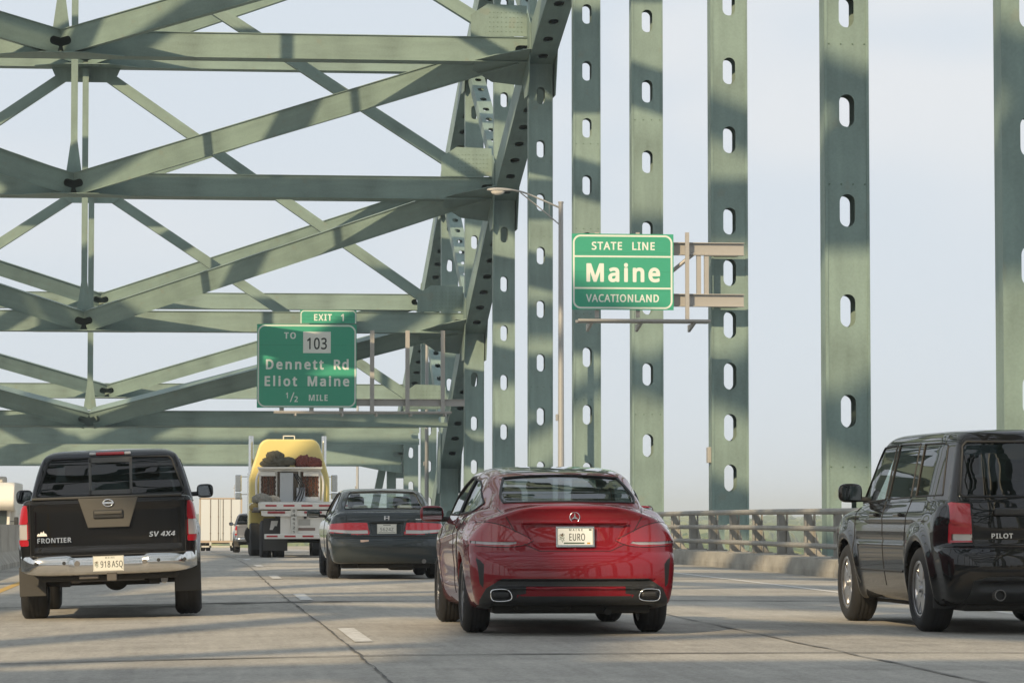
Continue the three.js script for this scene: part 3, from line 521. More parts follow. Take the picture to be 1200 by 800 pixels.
{
  const z = nodeZ(1), [X, Y] = at(831, 533, z), t = thing('junction_box', 'small grey electrical box on the edge of a slotted hanger', 'box', [X, Y, -z]);
  part('box', mg([rb(0.09, 0.36, 0.20, 0.01)]), M.galv, t); part('bracket', mg([bx(0.12, 0.03, 0.05, 0.09, 0.15, 0), bx(0.12, 0.03, 0.05, 0.09, -0.15, 0)]), M.galv, t);
}
// ------------------------------------------------------------------ vehicle bodies: an implicit surface meshed with surface nets and cut into panels
function spline(segs, step = 0.02) {             // list of smooth segments, corners where they join
  const out = []; for (const s of segs) {
    const pts = s.length > 2 ? new THREE.CatmullRomCurve3(s.map(([a, b]) => new THREE.Vector3(a, b, 0)), false, 'centripetal') : null;
    const n = pts ? Math.max(s.length * 5, 6) : 1; for (let i = 0; i < n; i++) { if (pts) { const q = pts.getPoint(i / n); out.push([q.x, q.y]); } else out.push(s[0]); }
  }
  return out;
}
function polySD(P, x, y) {
  let d = 1e9, s = 1; const n = P.length;
  for (let i = 0, j = n - 1; i < n; j = i++) {
    const ex = P[j][0] - P[i][0], ey = P[j][1] - P[i][1], wx = x - P[i][0], wy = y - P[i][1];
    const t = clamp((wx * ex + wy * ey) / (ex * ex + ey * ey + 1e-12), 0, 1), bx_ = wx - ex * t, by = wy - ey * t; const q = bx_ * bx_ + by * by; if (q < d) d = q;
    const c1 = y >= P[i][1], c2 = y < P[j][1], c3 = ex * wy > ey * wx; if ((c1 && c2 && c3) || (!c1 && !c2 && !c3)) s = -s;
  }
  return s * Math.sqrt(d);
}
function gridSD(P, x0, x1, y0, y1, h = 0.01) {   // cached on a fine grid, bilinear
  const nx = Math.ceil((x1 - x0) / h) + 1, ny = Math.ceil((y1 - y0) / h) + 1, a = new Float32Array(nx * ny);
  for (let j = 0; j < ny; j++) for (let i = 0; i < nx; i++) a[j * nx + i] = polySD(P, x0 + i * h, y0 + j * h);
  return (x, y) => { let u = clamp((x - x0) / h, 0, nx - 1.001), v = clamp((y - y0) / h, 0, ny - 1.001); const i = u | 0, j = v | 0; u -= i; v -= j; const k = j * nx + i; return (a[k] * (1 - u) + a[k + 1] * u) * (1 - v) + (a[k + nx] * (1 - u) + a[k + nx + 1] * u) * v; };
}
const smax = (a, b, k) => { const h = Math.max(k - Math.abs(a - b), 0) / k; return Math.max(a, b) + h * h * k * 0.25; };
const smin = (a, b, k) => -smax(-a, -b, k);
const tab = T => v => { if (v <= T[0][0]) return T[0][1]; for (let i = 1; i < T.length; i++) if (v <= T[i][0]) { const t = (v - T[i - 1][0]) / (T[i][0] - T[i - 1][0]); return lerp(T[i - 1][1], T[i][1], t * t * (3 - 2 * t)); } return T[T.length - 1][1]; };
function surfaceNet(f, lo, hi, h) {              // f(x, y, z); returns positions and quads
  const n = [0, 1, 2].map(i => Math.ceil((hi[i] - lo[i]) / h) + 1), [nx, ny, nz] = n, F = new Float32Array(nx * ny * nz);
  for (let k = 0, p = 0; k < nz; k++) for (let j = 0; j < ny; j++) for (let i = 0; i < nx; i++, p++) F[p] = f(lo[0] + i * h, lo[1] + j * h, lo[2] + k * h);
  const id = new Int32Array(nx * ny * nz).fill(-1), P = [], Q = [], st = [1, nx, nx * ny];
  for (let k = 0; k < nz - 1; k++) for (let j = 0; j < ny - 1; j++) for (let i = 0; i < nx - 1; i++) {
    const b = i + j * nx + k * nx * ny; let m = 0; for (let c = 0; c < 8; c++) if (F[b + (c & 1) + (c >> 1 & 1) * nx + (c >> 2) * nx * ny] < 0) m |= 1 << c; if (m === 0 || m === 255) continue;
    let sx = 0, sy = 0, sz = 0, q = 0;
    for (let c = 0; c < 8; c++) for (let a = 0; a < 3; a++) { if (c >> a & 1) continue; const e = c | 1 << a, va = F[b + (c & 1) + (c >> 1 & 1) * nx + (c >> 2) * nx * ny], vb = F[b + (e & 1) + (e >> 1 & 1) * nx + (e >> 2) * nx * ny]; if ((va < 0) === (vb < 0)) continue; const t = va / (va - vb); sx += (c & 1) + (a === 0 ? t : 0); sy += (c >> 1 & 1) + (a === 1 ? t : 0); sz += (c >> 2) + (a === 2 ? t : 0); q++; }
    id[b] = P.length / 3; P.push(lo[0] + (i + sx / q) * h, lo[1] + (j + sy / q) * h, lo[2] + (k + sz / q) * h);
  }
  for (let k = 1; k < nz - 1; k++) for (let j = 1; j < ny - 1; j++) for (let i = 1; i < nx - 1; i++) {
    const b = i + j * nx + k * nx * ny; for (let a = 0; a < 3; a++) { const s0 = F[b] < 0, s1 = F[b + st[a]] < 0; if (s0 === s1) continue; const u = st[(a + 1) % 3], v = st[(a + 2) % 3]; const q = [id[b], id[b - u], id[b - u - v], id[b - v]]; if (q.some(t => t < 0)) continue; Q.push(s0 ? q : [q[0], q[3], q[2], q[1]]); }
  }
  return { P, Q };
}
function gradOf(f, x, y, z, e = 0.004) { const gx = f(x + e, y, z) - f(x - e, y, z), gy = f(x, y + e, z) - f(x, y - e, z), gz = f(x, y, z + e) - f(x, y, z - e); return [gx / (2 * e), gy / (2 * e), gz / (2 * e)]; }
// S: {L, W, H, cell, f(ax, s, y)} with s = metres forward of the rear end; local z = L/2 - s, so the rear faces +z
// regions: {name, mat, view, poly, side, cond, off, label, group}
function buildBody(S, regions, root, bodyMat) {
  const { L, cell: h } = S, F = (x, y, z) => S.f(Math.abs(x), L / 2 - z, y);
  const { P, Q } = surfaceNet(F, [-(Math.ceil((S.W / 2 + 0.06) / h) + 0.5) * h, S.y0 ?? 0.1, -L / 2 - 0.08], [S.W / 2 + 0.08, S.H + 0.08, L / 2 + 0.08], h);
  const nv = P.length / 3, N = new Float32Array(nv * 3);
  const proj = (i, it) => { for (let t = 0; t < it; t++) { const x = P[3 * i], y = P[3 * i + 1], z = P[3 * i + 2], d = F(x, y, z), g = gradOf(F, x, y, z), q = g[0] * g[0] + g[1] * g[1] + g[2] * g[2] + 1e-9; let k = d / q; const m = Math.abs(k) * Math.sqrt(q); if (m > h * 0.6) k *= h * 0.6 / m; P[3 * i] -= g[0] * k; P[3 * i + 1] -= g[1] * k; P[3 * i + 2] -= g[2] * k; } };
  const nrm = i => { const g = gradOf(F, P[3 * i], P[3 * i + 1], P[3 * i + 2]), q = Math.hypot(...g) || 1; N[3 * i] = g[0] / q; N[3 * i + 1] = g[1] / q; N[3 * i + 2] = g[2] / q; };
  for (let i = 0; i < nv; i++) { proj(i, 2); nrm(i); }
  // region lookups
  const uv = (r, x, y, z) => r.view === 'side' ? [L / 2 - z, y] : r.view === 'top' ? [x * (r.side || 1), L / 2 - z] : [x * (r.side || 1), y];
  const okFace = (r, x, n, s) => { if (s > (r.maxS ?? 9)) return false; if (r.view === 'side') return x * r.side > 0 && n[0] * r.side > (r.min ?? 0.35); if (r.view === 'rear') return n[2] > (r.min ?? 0.2) && (r.cond ? r.cond(x, n) : true); if (r.view === 'front') return n[2] < -(r.min ?? 0.2); return n[1] > (r.min ?? 0.5); };
  for (const r of regions) { let a = 1e9, b = 1e9, c = -1e9, d = -1e9; for (const [u, v] of r.poly) { a = Math.min(a, u); b = Math.min(b, v); c = Math.max(c, u); d = Math.max(d, v); } r.bb = [a - h, b - h, c + h, d + h]; }
  const inBB = (r, u, v) => u > r.bb[0] && v > r.bb[1] && u < r.bb[2] && v < r.bb[3];
  const snap = new Uint8Array(nv);
  for (let i = 0; i < nv; i++) {
    const n = [N[3 * i], N[3 * i + 1], N[3 * i + 2]];
    for (const r of regions) {
      if (!okFace(r, P[3 * i], n, L / 2 - P[3 * i + 2])) continue; const [u, v] = uv(r, P[3 * i], P[3 * i + 1], P[3 * i + 2]); if (!inBB(r, u, v)) continue; const d = polySD(r.poly, u, v); if (Math.abs(d) > 0.52 * h) continue;
      const e = 0.002, gu = (polySD(r.poly, u + e, v) - polySD(r.poly, u - e, v)) / (2 * e), gv = (polySD(r.poly, u, v + e) - polySD(r.poly, u, v - e)) / (2 * e); const du = -d * gu, dv = -d * gv;
      if (r.view === 'side') { P[3 * i + 2] -= du; P[3 * i + 1] += dv; } else if (r.view === 'top') { P[3 * i] += du * (r.side || 1); P[3 * i + 2] -= dv; } else { P[3 * i] += du * (r.side || 1); P[3 * i + 1] += dv; }
      // back to the surface along the axis of the view
      const ax = r.view === 'side' ? 0 : r.view === 'top' ? 1 : 2; for (let t = 0; t < 2; t++) { const x = P[3 * i], y = P[3 * i + 1], z = P[3 * i + 2], q = F(x, y, z), g = gradOf(F, x, y, z)[ax]; if (Math.abs(g) > 0.2) P[3 * i + ax] -= clamp(q / g, -h, h); }
      nrm(i); snap[i] = 1; break;
    }
  }
  const tris = regions.map(() => []), body = [];
  const classify = (a, b, c) => {
    const x = (P[3 * a] + P[3 * b] + P[3 * c]) / 3, y = (P[3 * a + 1] + P[3 * b + 1] + P[3 * c + 1]) / 3, z = (P[3 * a + 2] + P[3 * b + 2] + P[3 * c + 2]) / 3, n = [N[3 * a] + N[3 * b] + N[3 * c], N[3 * a + 1] + N[3 * b + 1] + N[3 * c + 1], N[3 * a + 2] + N[3 * b + 2] + N[3 * c + 2]].map(q => q / 3);
    for (let k = 0; k < regions.length; k++) { const r = regions[k]; if (!okFace(r, x, n, L / 2 - z)) continue; const [u, v] = uv(r, x, y, z); if (inBB(r, u, v) && polySD(r.poly, u, v) < 0) { tris[k].push(a, b, c); return; } }
    body.push(a, b, c);
  };
  for (const [a, b, c, d] of Q) { if (snap[b] && snap[d] && !(snap[a] && snap[c])) { classify(a, b, d); classify(b, c, d); } else { classify(a, b, c); classify(a, c, d); } }
  const make = (T, off = 0, sdf = null) => {
    const map = new Map(), p = [], n = [], I = [];
    for (const i of T) { let k = map.get(i); if (k === undefined) { k = map.size; map.set(i, k); const o = sdf ? off * sstep(0, 0.03, sdf(i)) : off; p.push(P[3 * i] + N[3 * i] * o, P[3 * i + 1] + N[3 * i + 1] * o, P[3 * i + 2] + N[3 * i + 2] * o); n.push(N[3 * i], N[3 * i + 1], N[3 * i + 2]); } I.push(k); }
    const g = new THREE.BufferGeometry(); g.setAttribute('position', new THREE.Float32BufferAttribute(p, 3)); g.setAttribute('normal', new THREE.Float32BufferAttribute(n, 3)); g.setIndex(I); return metreUV(g);
  };
  const made = { body: part('body', make(body), bodyMat, root) };
  regions.forEach((r, k) => { if (!tris[k].length) return; const g = make(tris[k], r.off || 0, r.off > 0 ? i => { const [u, v] = uv(r, P[3 * i], P[3 * i + 1], P[3 * i + 2]); return -polySD(r.poly, u, v); } : null); const m = part(r.name, g, r.mat, root); if (r.label) m.userData.label = r.label; made[r.name + (made[r.name] ? k : '')] = m; });
  // inner lining so that the cabin is not seen in body colour
  const T = []; for (let i = 0; i < body.length; i += 3) { const y = (P[3 * body[i] + 1] + P[3 * body[i + 1] + 1] + P[3 * body[i + 2] + 1]) / 3, z = P[3 * body[i] + 2]; if (y > S.trimY && L / 2 - z > S.trimS[0] && L / 2 - z < S.trimS[1]) T.push(body[i], body[i + 1], body[i + 2]); }
  if (T.length) part('cabin_lining', make(T, -0.03), S.trimMat || M.seatGrey, root);
  return made;
}
// first hit of the body along a view axis; returns a point in local space
function hitBody(S, view, u, v, side = 1) {
  const f = S.f, L = S.L; let a, b, get;
  if (view === 'rear') { a = -0.3; b = L * 0.6; get = t => [Math.abs(u), t, v]; } else if (view === 'front') { a = L + 0.3; b = L * 0.4; get = t => [Math.abs(u), t, v]; } else if (view === 'side') { a = S.W / 2 + 0.3; b = 0; get = t => [t, u, v]; } else { a = S.H + 0.3; b = 0; get = t => [Math.abs(u), v, t]; }
  const st = Math.sign(b - a) * 0.008; let t = a; while ((b - t) * st > 0 && f(...get(t)) > 0) t += st; let lo = t - st, hi = t; for (let i = 0; i < 14; i++) { const m = (lo + hi) / 2; if (f(...get(m)) > 0) lo = m; else hi = m; } t = (lo + hi) / 2;
  return view === 'side' ? new THREE.Vector3(side * t, v, L / 2 - u) : view === 'top' ? new THREE.Vector3(u, t, L / 2 - v) : new THREE.Vector3(u, v, L / 2 - t);
}
function densify(pts, step, closed) { const o = [], n = pts.length; for (let i = 0; i < (closed ? n : n - 1); i++) { const a = pts[i], b = pts[(i + 1) % n], k = Math.max(1, Math.ceil(Math.hypot(b[0] - a[0], b[1] - a[1]) / step)); for (let j = 0; j < k; j++) o.push([lerp(a[0], b[0], j / k), lerp(a[1], b[1], j / k)]); } if (!closed) o.push(pts[n - 1]); return o; }
function seam(S, view, pts, r, closed = false, side = 1, step = 0.04) {
  const q = densify(pts, step, closed).map(([u, v]) => hitBody(S, view, u, v, side)); const out = [q[0]]; for (const p of q) if (p.distanceTo(out[out.length - 1]) > 0.006) out.push(p);
  return new THREE.TubeGeometry(new THREE.CatmullRomCurve3(out, closed, 'centripetal'), out.length * 2, r, 5, closed);
}
const mirrorP = P => P.map(([a, b]) => [-a, b]);
// ---- common fittings
function wheelGeo(R, w, rimR, spokes, style) {
  const prof = [[rimR, -w / 2 + 0.02], [rimR + 0.02, -w / 2], [R - 0.055, -w / 2 - 0.004], [R - 0.02, -w / 2 + 0.018], [R, -w / 2 + 0.05], [R, -w / 6 - 0.006], [R - 0.010, -w / 6], [R, -w / 6 + 0.006], [R, -0.006], [R - 0.010, 0], [R, 0.006], [R, w / 6 - 0.006], [R - 0.010, w / 6], [R, w / 6 + 0.006], [R, w / 2 - 0.05], [R - 0.02, w / 2 - 0.018], [R - 0.055, w / 2 + 0.004], [rimR + 0.02, w / 2], [rimR, w / 2 - 0.02]].map(([a, b]) => new THREE.Vector2(a, b));
  const tyre = mg([new THREE.LatheGeometry(prof, 44).rotateZ(Math.PI / 2)]);                     // axis along x
  const rim = [new THREE.LatheGeometry([[rimR - 0.02, -w / 2 + 0.02], [rimR + 0.012, -w / 2 + 0.012], [rimR, -w / 2 + 0.035], [rimR - 0.03, -w / 4], [rimR - 0.035, w / 4], [rimR, w / 2 - 0.035], [rimR + 0.012, w / 2 - 0.012], [rimR - 0.02, w / 2 - 0.02]].map(([a, b]) => new THREE.Vector2(a, b)), 40).rotateZ(Math.PI / 2)];
  const face = -w / 2 + 0.035;                                                                    // outer face towards -x
  for (let i = 0; i < spokes; i++) {
    const a = i / spokes * 2 * Math.PI; const s = new THREE.Shape(); const wi = style === 'wide' ? 0.055 : 0.026, wo = style === 'wide' ? 0.072 : 0.034; s.moveTo(-wi, 0.04); s.lineTo(wi, 0.04); s.lineTo(wo, rimR - 0.005); s.lineTo(-wo, rimR - 0.005); s.closePath();
    const g = new THREE.ExtrudeGeometry(s, { depth: 0.02, bevelEnabled: true, bevelSize: 0.006, bevelThickness: 0.006, bevelSegments: 2 }); g.rotateY(-Math.PI / 2); g.applyMatrix4(new THREE.Matrix4().makeShear(0.12, 0, 0, 0, 0, 0)); g.translate(face + 0.02, 0, 0); g.rotateX(a); rim.push(g);
  }
  rim.push(cx(0.07, 0.04, face + 0.01, 0, 0, 18), cx(0.032, 0.05, face - 0.002, 0, 0, 14));
  const disc = mg([cx(rimR * 0.72, 0.03, face + 0.10, 0, 0, 28), cx(rimR * 0.9, 0.02, w / 2 - 0.05, 0, 0, 28)]);
  return { tyre, rim: mg(rim), disc };
}
function addWheels(root, S, axles, R, w, rimR, spokes, style, track, rimMat = M.alloy) {
  const G = wheelGeo(R, w, rimR, spokes, style);
  for (const s of axles) for (const sd of [-1, 1]) {
    const g = new THREE.Group(); g.name = 'wheel'; g.position.set(sd * track, R, S.L / 2 - s); if (sd > 0) g.rotation.y = Math.PI; g.rotation.x = s * 2.3 + sd; root.add(g);
    part('tyre', G.tyre, M.rubber, g); part('rim', G.rim, rimMat, g); part('brake_disc', G.disc, M.brake, g);
  }
}
function mirrorGeo(w, h, d) { const g = new THREE.SphereGeometry(0.5, 20, 14), p = g.attributes.position; for (let i = 0; i < p.count; i++) { let x = p.getX(i) * 2, y = p.getY(i) * 2, z = p.getZ(i) * 2; const q = (t, e) => Math.sign(t) * Math.pow(Math.abs(t), e); x = q(x, 0.6); y = q(y, 0.6); if (z > 0) z = z * 0.25; p.setXYZ(i, x * w / 2, y * h / 2, z * d); } g.computeVertexNormals(); return g; }
function addMirrors(root, x, y, z, w, h, d, paint, stalkY) {
  const mg1 = mirrorGeo(w, h, d);
  for (const sd of [-1, 1]) { const g = new THREE.Group(); g.name = 'side_mirror'; g.position.set(sd * x, y, z); root.add(g); part('housing', mg([mg1]), paint, g); part('mirror_glass', mg([new THREE.PlaneGeometry(w * 0.82, h * 0.74).rotateY(-sd * 0.16).translate(0, 0, d * 0.25 + 0.02)]), std(0.5, 0.52, 0.53, 0.04, 1), g); part('stalk', mg([rb(w * 0.7, 0.05, 0.07, 0.02, -sd * w * 0.55, stalkY, -0.02)]), M.blackPlastic, g); }
}
function plateTex(draw, bg = '#dcdeda') { return canvasTex(384, 192, (x, W, H) => { x.fillStyle = bg; x.fillRect(0, 0, W, H); x.strokeStyle = '#8d8a7c'; x.lineWidth = 4; roundRect(x, 5, 5, W - 10, H - 10, 16); x.stroke(); draw(x, W, H); }); }
function chickadee(x, cx0, cy0, s) { x.fillStyle = '#4c5a44'; for (let i = 0; i < 26; i++) { x.save(); x.translate(cx0 + s * (hash2(i, 3) - 0.5) * 1.1, cy0 + s * (hash2(i, 9) - 0.3) * 1.8); x.rotate(i); x.fillRect(-s * 0.25, -1.5, s * 0.5, 3); x.restore(); } x.fillStyle = '#6f5f4d'; x.beginPath(); x.ellipse(cx0, cy0 - s * 0.35, s * 0.36, s * 0.24, 0.4, 0, 6.3); x.fill(); x.fillStyle = '#2b2a28'; x.beginPath(); x.arc(cx0 + s * 0.22, cy0 - s * 0.62, s * 0.17, 0, 6.3); x.fill(); }
function licensePlate(root, x, y, z, tex, tilt = 0, frameMat = null) {
  const g = new THREE.Group(); g.name = 'license_plate'; g.position.set(x, y, z); g.rotation.x = tilt; root.add(g);
  part('plate_face', new THREE.PlaneGeometry(0.305, 0.152).translate(0, 0, 0.006), std(1, 1, 1, 0.4, 0, { map: tex }), g); part('plate_back', mg([bx(0.303, 0.150, 0.006, 0, 0, 0.001)]), M.galv, g);
  if (frameMat) part('plate_frame', mg([bx(0.325, 0.014, 0.012, 0, 0.078, 0.004), bx(0.325, 0.018, 0.012, 0, -0.079, 0.004), bx(0.012, 0.14, 0.012, 0.157, 0, 0.004), bx(0.012, 0.14, 0.012, -0.157, 0, 0.004)]), frameMat, g);
}
const font = await new FontLoader().loadAsync('fonts/droid/droid_sans_bold.typeface.json');
function badge(root, name, text, size, x, y, z, width, mat = M.chrome, depth = 0.006, slant = 0) {
  const g = new TextGeometry(text, { font, size, depth, curveSegments: 4, bevelEnabled: false }); g.computeBoundingBox(); const b = g.boundingBox; g.translate(-(b.min.x + b.max.x) / 2, -(b.min.y + b.max.y) / 2, 0); if (width) g.scale(width / (b.max.x - b.min.x), 1, 1); if (slant) g.applyMatrix4(new THREE.Matrix4().makeShear(0, 0, slant, 0, 0, 0)); g.translate(x, y, z); return part(name, mg([g]), mat, root);
}
function seatGeo(x, z, y, w = 0.5) { return [rb(w, 0.16, 0.52, 0.06, x, y, z - 0.2), rb(w, 0.62, 0.15, 0.07, x, y + 0.34, z + 0.08).applyMatrix4(new THREE.Matrix4().makeShear(0, 0, 0, 0, 0, 0)), rb(0.27, 0.19, 0.10, 0.05, x, y + 0.75, z + 0.12), bx(0.012, 0.14, 0.012, x - 0.06, y + 0.62, z + 0.1), bx(0.012, 0.14, 0.012, x + 0.06, y + 0.62, z + 0.1)]; }
function place(root, x, z, rearZ, L, roll = 0, lift = 0) { const zc = rearZ + L / 2; root.position.set(x, ground(x, zc) + lift, -zc); root.rotation.z = roll; root.rotation.x = -Math.atan((ground(x, zc + 1.3) - ground(x, zc - 1.3)) / 2.6) * -1; }
// ------------------------------------------------------------------ red four-door coupe
{
  const S = { L: 4.63, W: 1.80, H: 1.47, cell: 0.019, trimY: 0.75, trimS: [0.8, 3.7], trimMat: M.headliner };
  const low = gridSD(spline([[[0.24, 0.235], [0.10, 0.245], [0.035, 0.28], [0.012, 0.35], [0.0, 0.44], [0.0, 0.54], [0.012, 0.62], [0.045, 0.675], [0.07, 0.70]], [[0.07, 0.70], [0.095, 0.80], [0.115, 0.90], [0.125, 0.97], [0.115, 1.03], [0.085, 1.075]], [[0.085, 1.075], [0.13, 1.095], [0.3, 1.10], [0.6, 1.08], [1.4, 1.03], [2.6, 0.99], [3.35, 0.96], [3.9, 0.88], [4.3, 0.79], [4.52, 0.68], [4.62, 0.52], [4.62, 0.36], [4.5, 0.22]], [[4.5, 0.22], [4.2, 0.19], [3.0, 0.18], [1.0, 0.18], [0.24, 0.235]]]), -0.4, 5.1, 0, 1.6);
  const gh = gridSD(spline([[[0.36, 0.9], [0.37, 1.06], [0.62, 1.175], [0.95, 1.285], [1.3, 1.378], [1.7, 1.44], [2.1, 1.468], [2.5, 1.46], [2.85, 1.40], [3.2, 1.23], [3.55, 1.03], [3.7, 0.9]], [[3.7, 0.9], [0.36, 0.9]]]), -0.4, 5.1, 0, 1.6);
  const sec = gridSD(spline([[[-0.6, 0.1], [0.72, 0.14], [0.815, 0.21], [0.86, 0.34], [0.885, 0.5], [0.893, 0.66], [0.885, 0.80], [0.868, 0.90], [0.835, 0.98], [0.78, 1.04], [0.70, 1.085], [0.5, 1.16], [-0.6, 1.25]], [[-0.6, 1.25], [-0.6, 0.1]]]), 0, 1.1, -0.1, 1.6);
  const gsec = gridSD(spline([[[-0.6, 0.7], [0.86, 0.8], [0.845, 0.92], [0.80, 1.04], [0.735, 1.18], [0.675, 1.29], [0.61, 1.385], [0.49, 1.44], [0.28, 1.463], [0, 1.47], [-0.6, 1.47]], [[-0.6, 1.47], [-0.6, 0.7]]]), 0, 1.1, 0.2, 1.7);
  const wl = tab([[0, 0.965], [0.25, 0.98], [0.7, 1.0], [1.1, 1.0], [1.7, 0.985], [2.6, 0.985], [3.6, 1.0], [4.1, 0.95], [4.63, 0.80]]), wg = tab([[0.3, 0.74], [0.8, 0.84], [1.4, 0.945], [2.1, 1.0], [2.9, 1.0], [3.6, 0.93]]);
  const bow = x => { const t = x / 0.89; return 0.065 * t * t + 0.21 * Math.pow(t, 6); };
  const recess = [[0.0, 0.725], [0.30, 0.725], [0.36, 0.76], [0.45, 0.93], [0.45, 0.945], [0.0, 0.945]];
  S.f = (ax, s, y) => {
    const wr = 1 - sstep(1.0, 2.4, s), wf = sstep(2.6, 4.0, s), sb = s - bow(ax) * wr + bow(ax) * 1.4 * wf;
    let dl = smax(low(sb, y), sec(ax / wl(s) + (1 - sstep(0.18, 0.75, s)) * (0.62 * Math.max(0, y - 0.80) + 1.2 * Math.max(0, y - 0.98)), y), 0.06);
    // rear haunches over the wheels and a rising side crease
    dl -= 0.022 * Math.exp(-(((s - 1.02) / 0.5) ** 2) - (((y - 0.80) / 0.12) ** 2)) * sstep(0.5, 0.8, ax);
    dl -= 0.010 * Math.exp(-(((y - (0.88 - 0.10 * (s - 1.2) / 2.4)) / 0.03) ** 2)) * sstep(0.7, 0.85, ax) * sstep(0.9, 1.3, s) * (1 - sstep(3.2, 3.8, s));
    dl += 0.016 * Math.exp(-(((y - 0.56) / 0.12) ** 2)) * sstep(0.7, 0.85, ax) * sstep(1.4, 1.8, s) * (1 - sstep(2.9, 3.3, s));
    if (s < 0.4 && y > 0.6) dl += 0.022 * sstep(-0.004, 0.018, -polySD(recess, ax, y));
    // deep shelf of the black diffuser
    if (s < 0.4) dl += 0.030 * sstep(0.477, 0.462, y) * sstep(0.40, 0.42, y) * (1 - sstep(0.62, 0.70, ax)) + 0.02 * sstep(0.40, 0.38, y) * (1 - sstep(0.66, 0.72, ax));
    const dg = smax(gh(s - 0.10 * (ax / 0.7) ** 2 * (1 - sstep(1.2, 2.2, s)) + 0.13 * (ax / 0.7) ** 2 * sstep(2.3, 3.2, s), y), gsec(ax / wg(s), y), 0.07);
    let d = smin(dl, dg, 0.035);
    for (const sa of [1.02, 3.72]) { const c = Math.max(Math.hypot(s - sa, y - 0.335) - 0.362, 0.60 - ax); d = Math.max(d, -c); }
    return d;
  };
  const paint = phys(0.19, 0.004, 0.011, 0.5, 0.0, { clearcoat: 1, clearcoatRoughness: 0.02, specularIntensity: 0.3 });
  const root = thing('red_coupe', 'glossy dark red four-door coupe with vanity plate in the middle lane', 'car');
  const sideGlassF = [[2.02, 1.015], [2.10, 1.325], [2.30, 1.358], [2.55, 1.35], [2.80, 1.295], [3.05, 1.18], [3.27, 1.02]], sideGlassR = [[1.06, 1.115], [1.25, 1.19], [1.5, 1.262], [1.75, 1.312], [2.02, 1.33], [1.95, 1.02], [1.3, 1.045]];
  const rearW = spline([[[-0.56, 1.115], [-0.30, 1.122], [0, 1.125], [0.30, 1.122], [0.56, 1.115]], [[0.56, 1.115], [0.575, 1.16], [0.55, 1.24], [0.50, 1.335]], [[0.50, 1.335], [0.3, 1.352], [0, 1.36], [-0.3, 1.352], [-0.50, 1.335]], [[-0.50, 1.335], [-0.55, 1.24], [-0.575, 1.16], [-0.56, 1.115]]]);
  const wind = [[-0.66, 1.0], [0.66, 1.0], [0.54, 1.365], [-0.54, 1.365]];
  const tail = spline([[[0.345, 0.800], [0.42, 0.765], [0.55, 0.745], [0.74, 0.75], [0.90, 0.765]], [[0.90, 0.765], [0.91, 0.85], [0.88, 0.93]], [[0.88, 0.93], [0.76, 0.955], [0.62, 0.93], [0.48, 0.87], [0.345, 0.800]]]);
  const tailW = [[0.46, 0.776], [0.56, 0.762], [0.74, 0.766], [0.86, 0.776], [0.86, 0.797], [0.72, 0.788], [0.52, 0.788]];
  const regs = [];
  for (const sd of [-1, 1]) { regs.push({ name: 'tail_light_lens', mat: M.lensSmoke, view: 'rear', poly: tailW, side: sd, min: -0.15, maxS: 0.75, cond: (x, n) => x * sd > 0, off: 0.006 }, { name: 'tail_light', mat: M.lensDeep, view: 'rear', poly: tail, side: sd, min: -0.15, maxS: 0.75, cond: (x, n) => x * sd > 0, off: 0.008 }); }
  regs.push({ name: 'rear_window', mat: M.glassDark, view: 'rear', poly: rearW, off: -0.004 }, { name: 'windshield', mat: M.glassClear, view: 'front', poly: wind, off: -0.004 });
  for (const sd of [-1, 1]) regs.push({ name: 'side_window', mat: M.glassTint, view: 'side', poly: sideGlassF, side: sd, off: -0.006 }, { name: 'side_window', mat: M.glassTint, view: 'side', poly: sideGlassR, side: sd, off: -0.006 });
  const dark = M.blackPlastic;
  regs.push({ name: 'sunroof', mat: phys(0.01, 0.012, 0.012, 0.05, 0, { clearcoat: 1 }), view: 'top', poly: [[-0.50, 1.35], [0.50, 1.35], [0.53, 2.95], [-0.53, 2.95]], min: 0.6 });
  regs.push({ name: 'rear_valance', mat: dark, view: 'rear', poly: [[-0.62, 0.482], [0.62, 0.482], [0.75, 0.40], [0.80, 0.30], [0.80, 0.1], [0.60, 0.1], [0.56, 0.335], [0.42, 0.355], [0.42, 0.415], [-0.42, 0.415], [-0.42, 0.355], [-0.56, 0.335], [-0.60, 0.1], [-0.80, 0.1], [-0.80, 0.30], [-0.75, 0.40]], min: -0.3, maxS: 0.6 });
  regs.push({ name: 'diffuser', mat: dark, view: 'rear', poly: [[-0.60, 0.1], [0.60, 0.1], [0.56, 0.335], [-0.56, 0.335]], min: -0.5, maxS: 0.6 });
  for (const sd of [-1, 1]) regs.push({ name: 'bumper_vent', mat: M.seal, view: 'rear', poly: [[0.765, 0.60], [0.80, 0.64], [0.83, 0.655], [0.815, 0.58], [0.80, 0.44], [0.770, 0.40]], side: sd, min: -0.3, maxS: 0.6, cond: x => x * sd > 0 });
  regs.push({ name: 'trunk_lid', mat: paint, view: 'rear', poly: [[-0.30, 0.712], [0.30, 0.712], [0.42, 0.765], [0.50, 0.87], [0.62, 1.12], [-0.62, 1.12], [-0.50, 0.87], [-0.42, 0.765]], min: 0.3, maxS: 0.5 });
  for (const sd of [-1, 1]) regs.push({ name: 'door', mat: paint, view: 'side', poly: [[1.98, 0.30], [1.99, 1.0], [2.06, 1.36], [2.5, 1.385], [2.85, 1.30], [3.22, 1.05], [3.26, 0.6], [3.2, 0.30]], side: sd, min: 0.3 }, { name: 'door', mat: paint, view: 'side', poly: [[1.96, 0.30], [1.97, 1.0], [2.04, 1.35], [1.7, 1.34], [1.2, 1.21], [1.02, 1.11], [1.18, 0.95], [1.36, 0.62], [1.42, 0.30]], side: sd, min: 0.3 });
  buildBody(S, regs, root, paint);
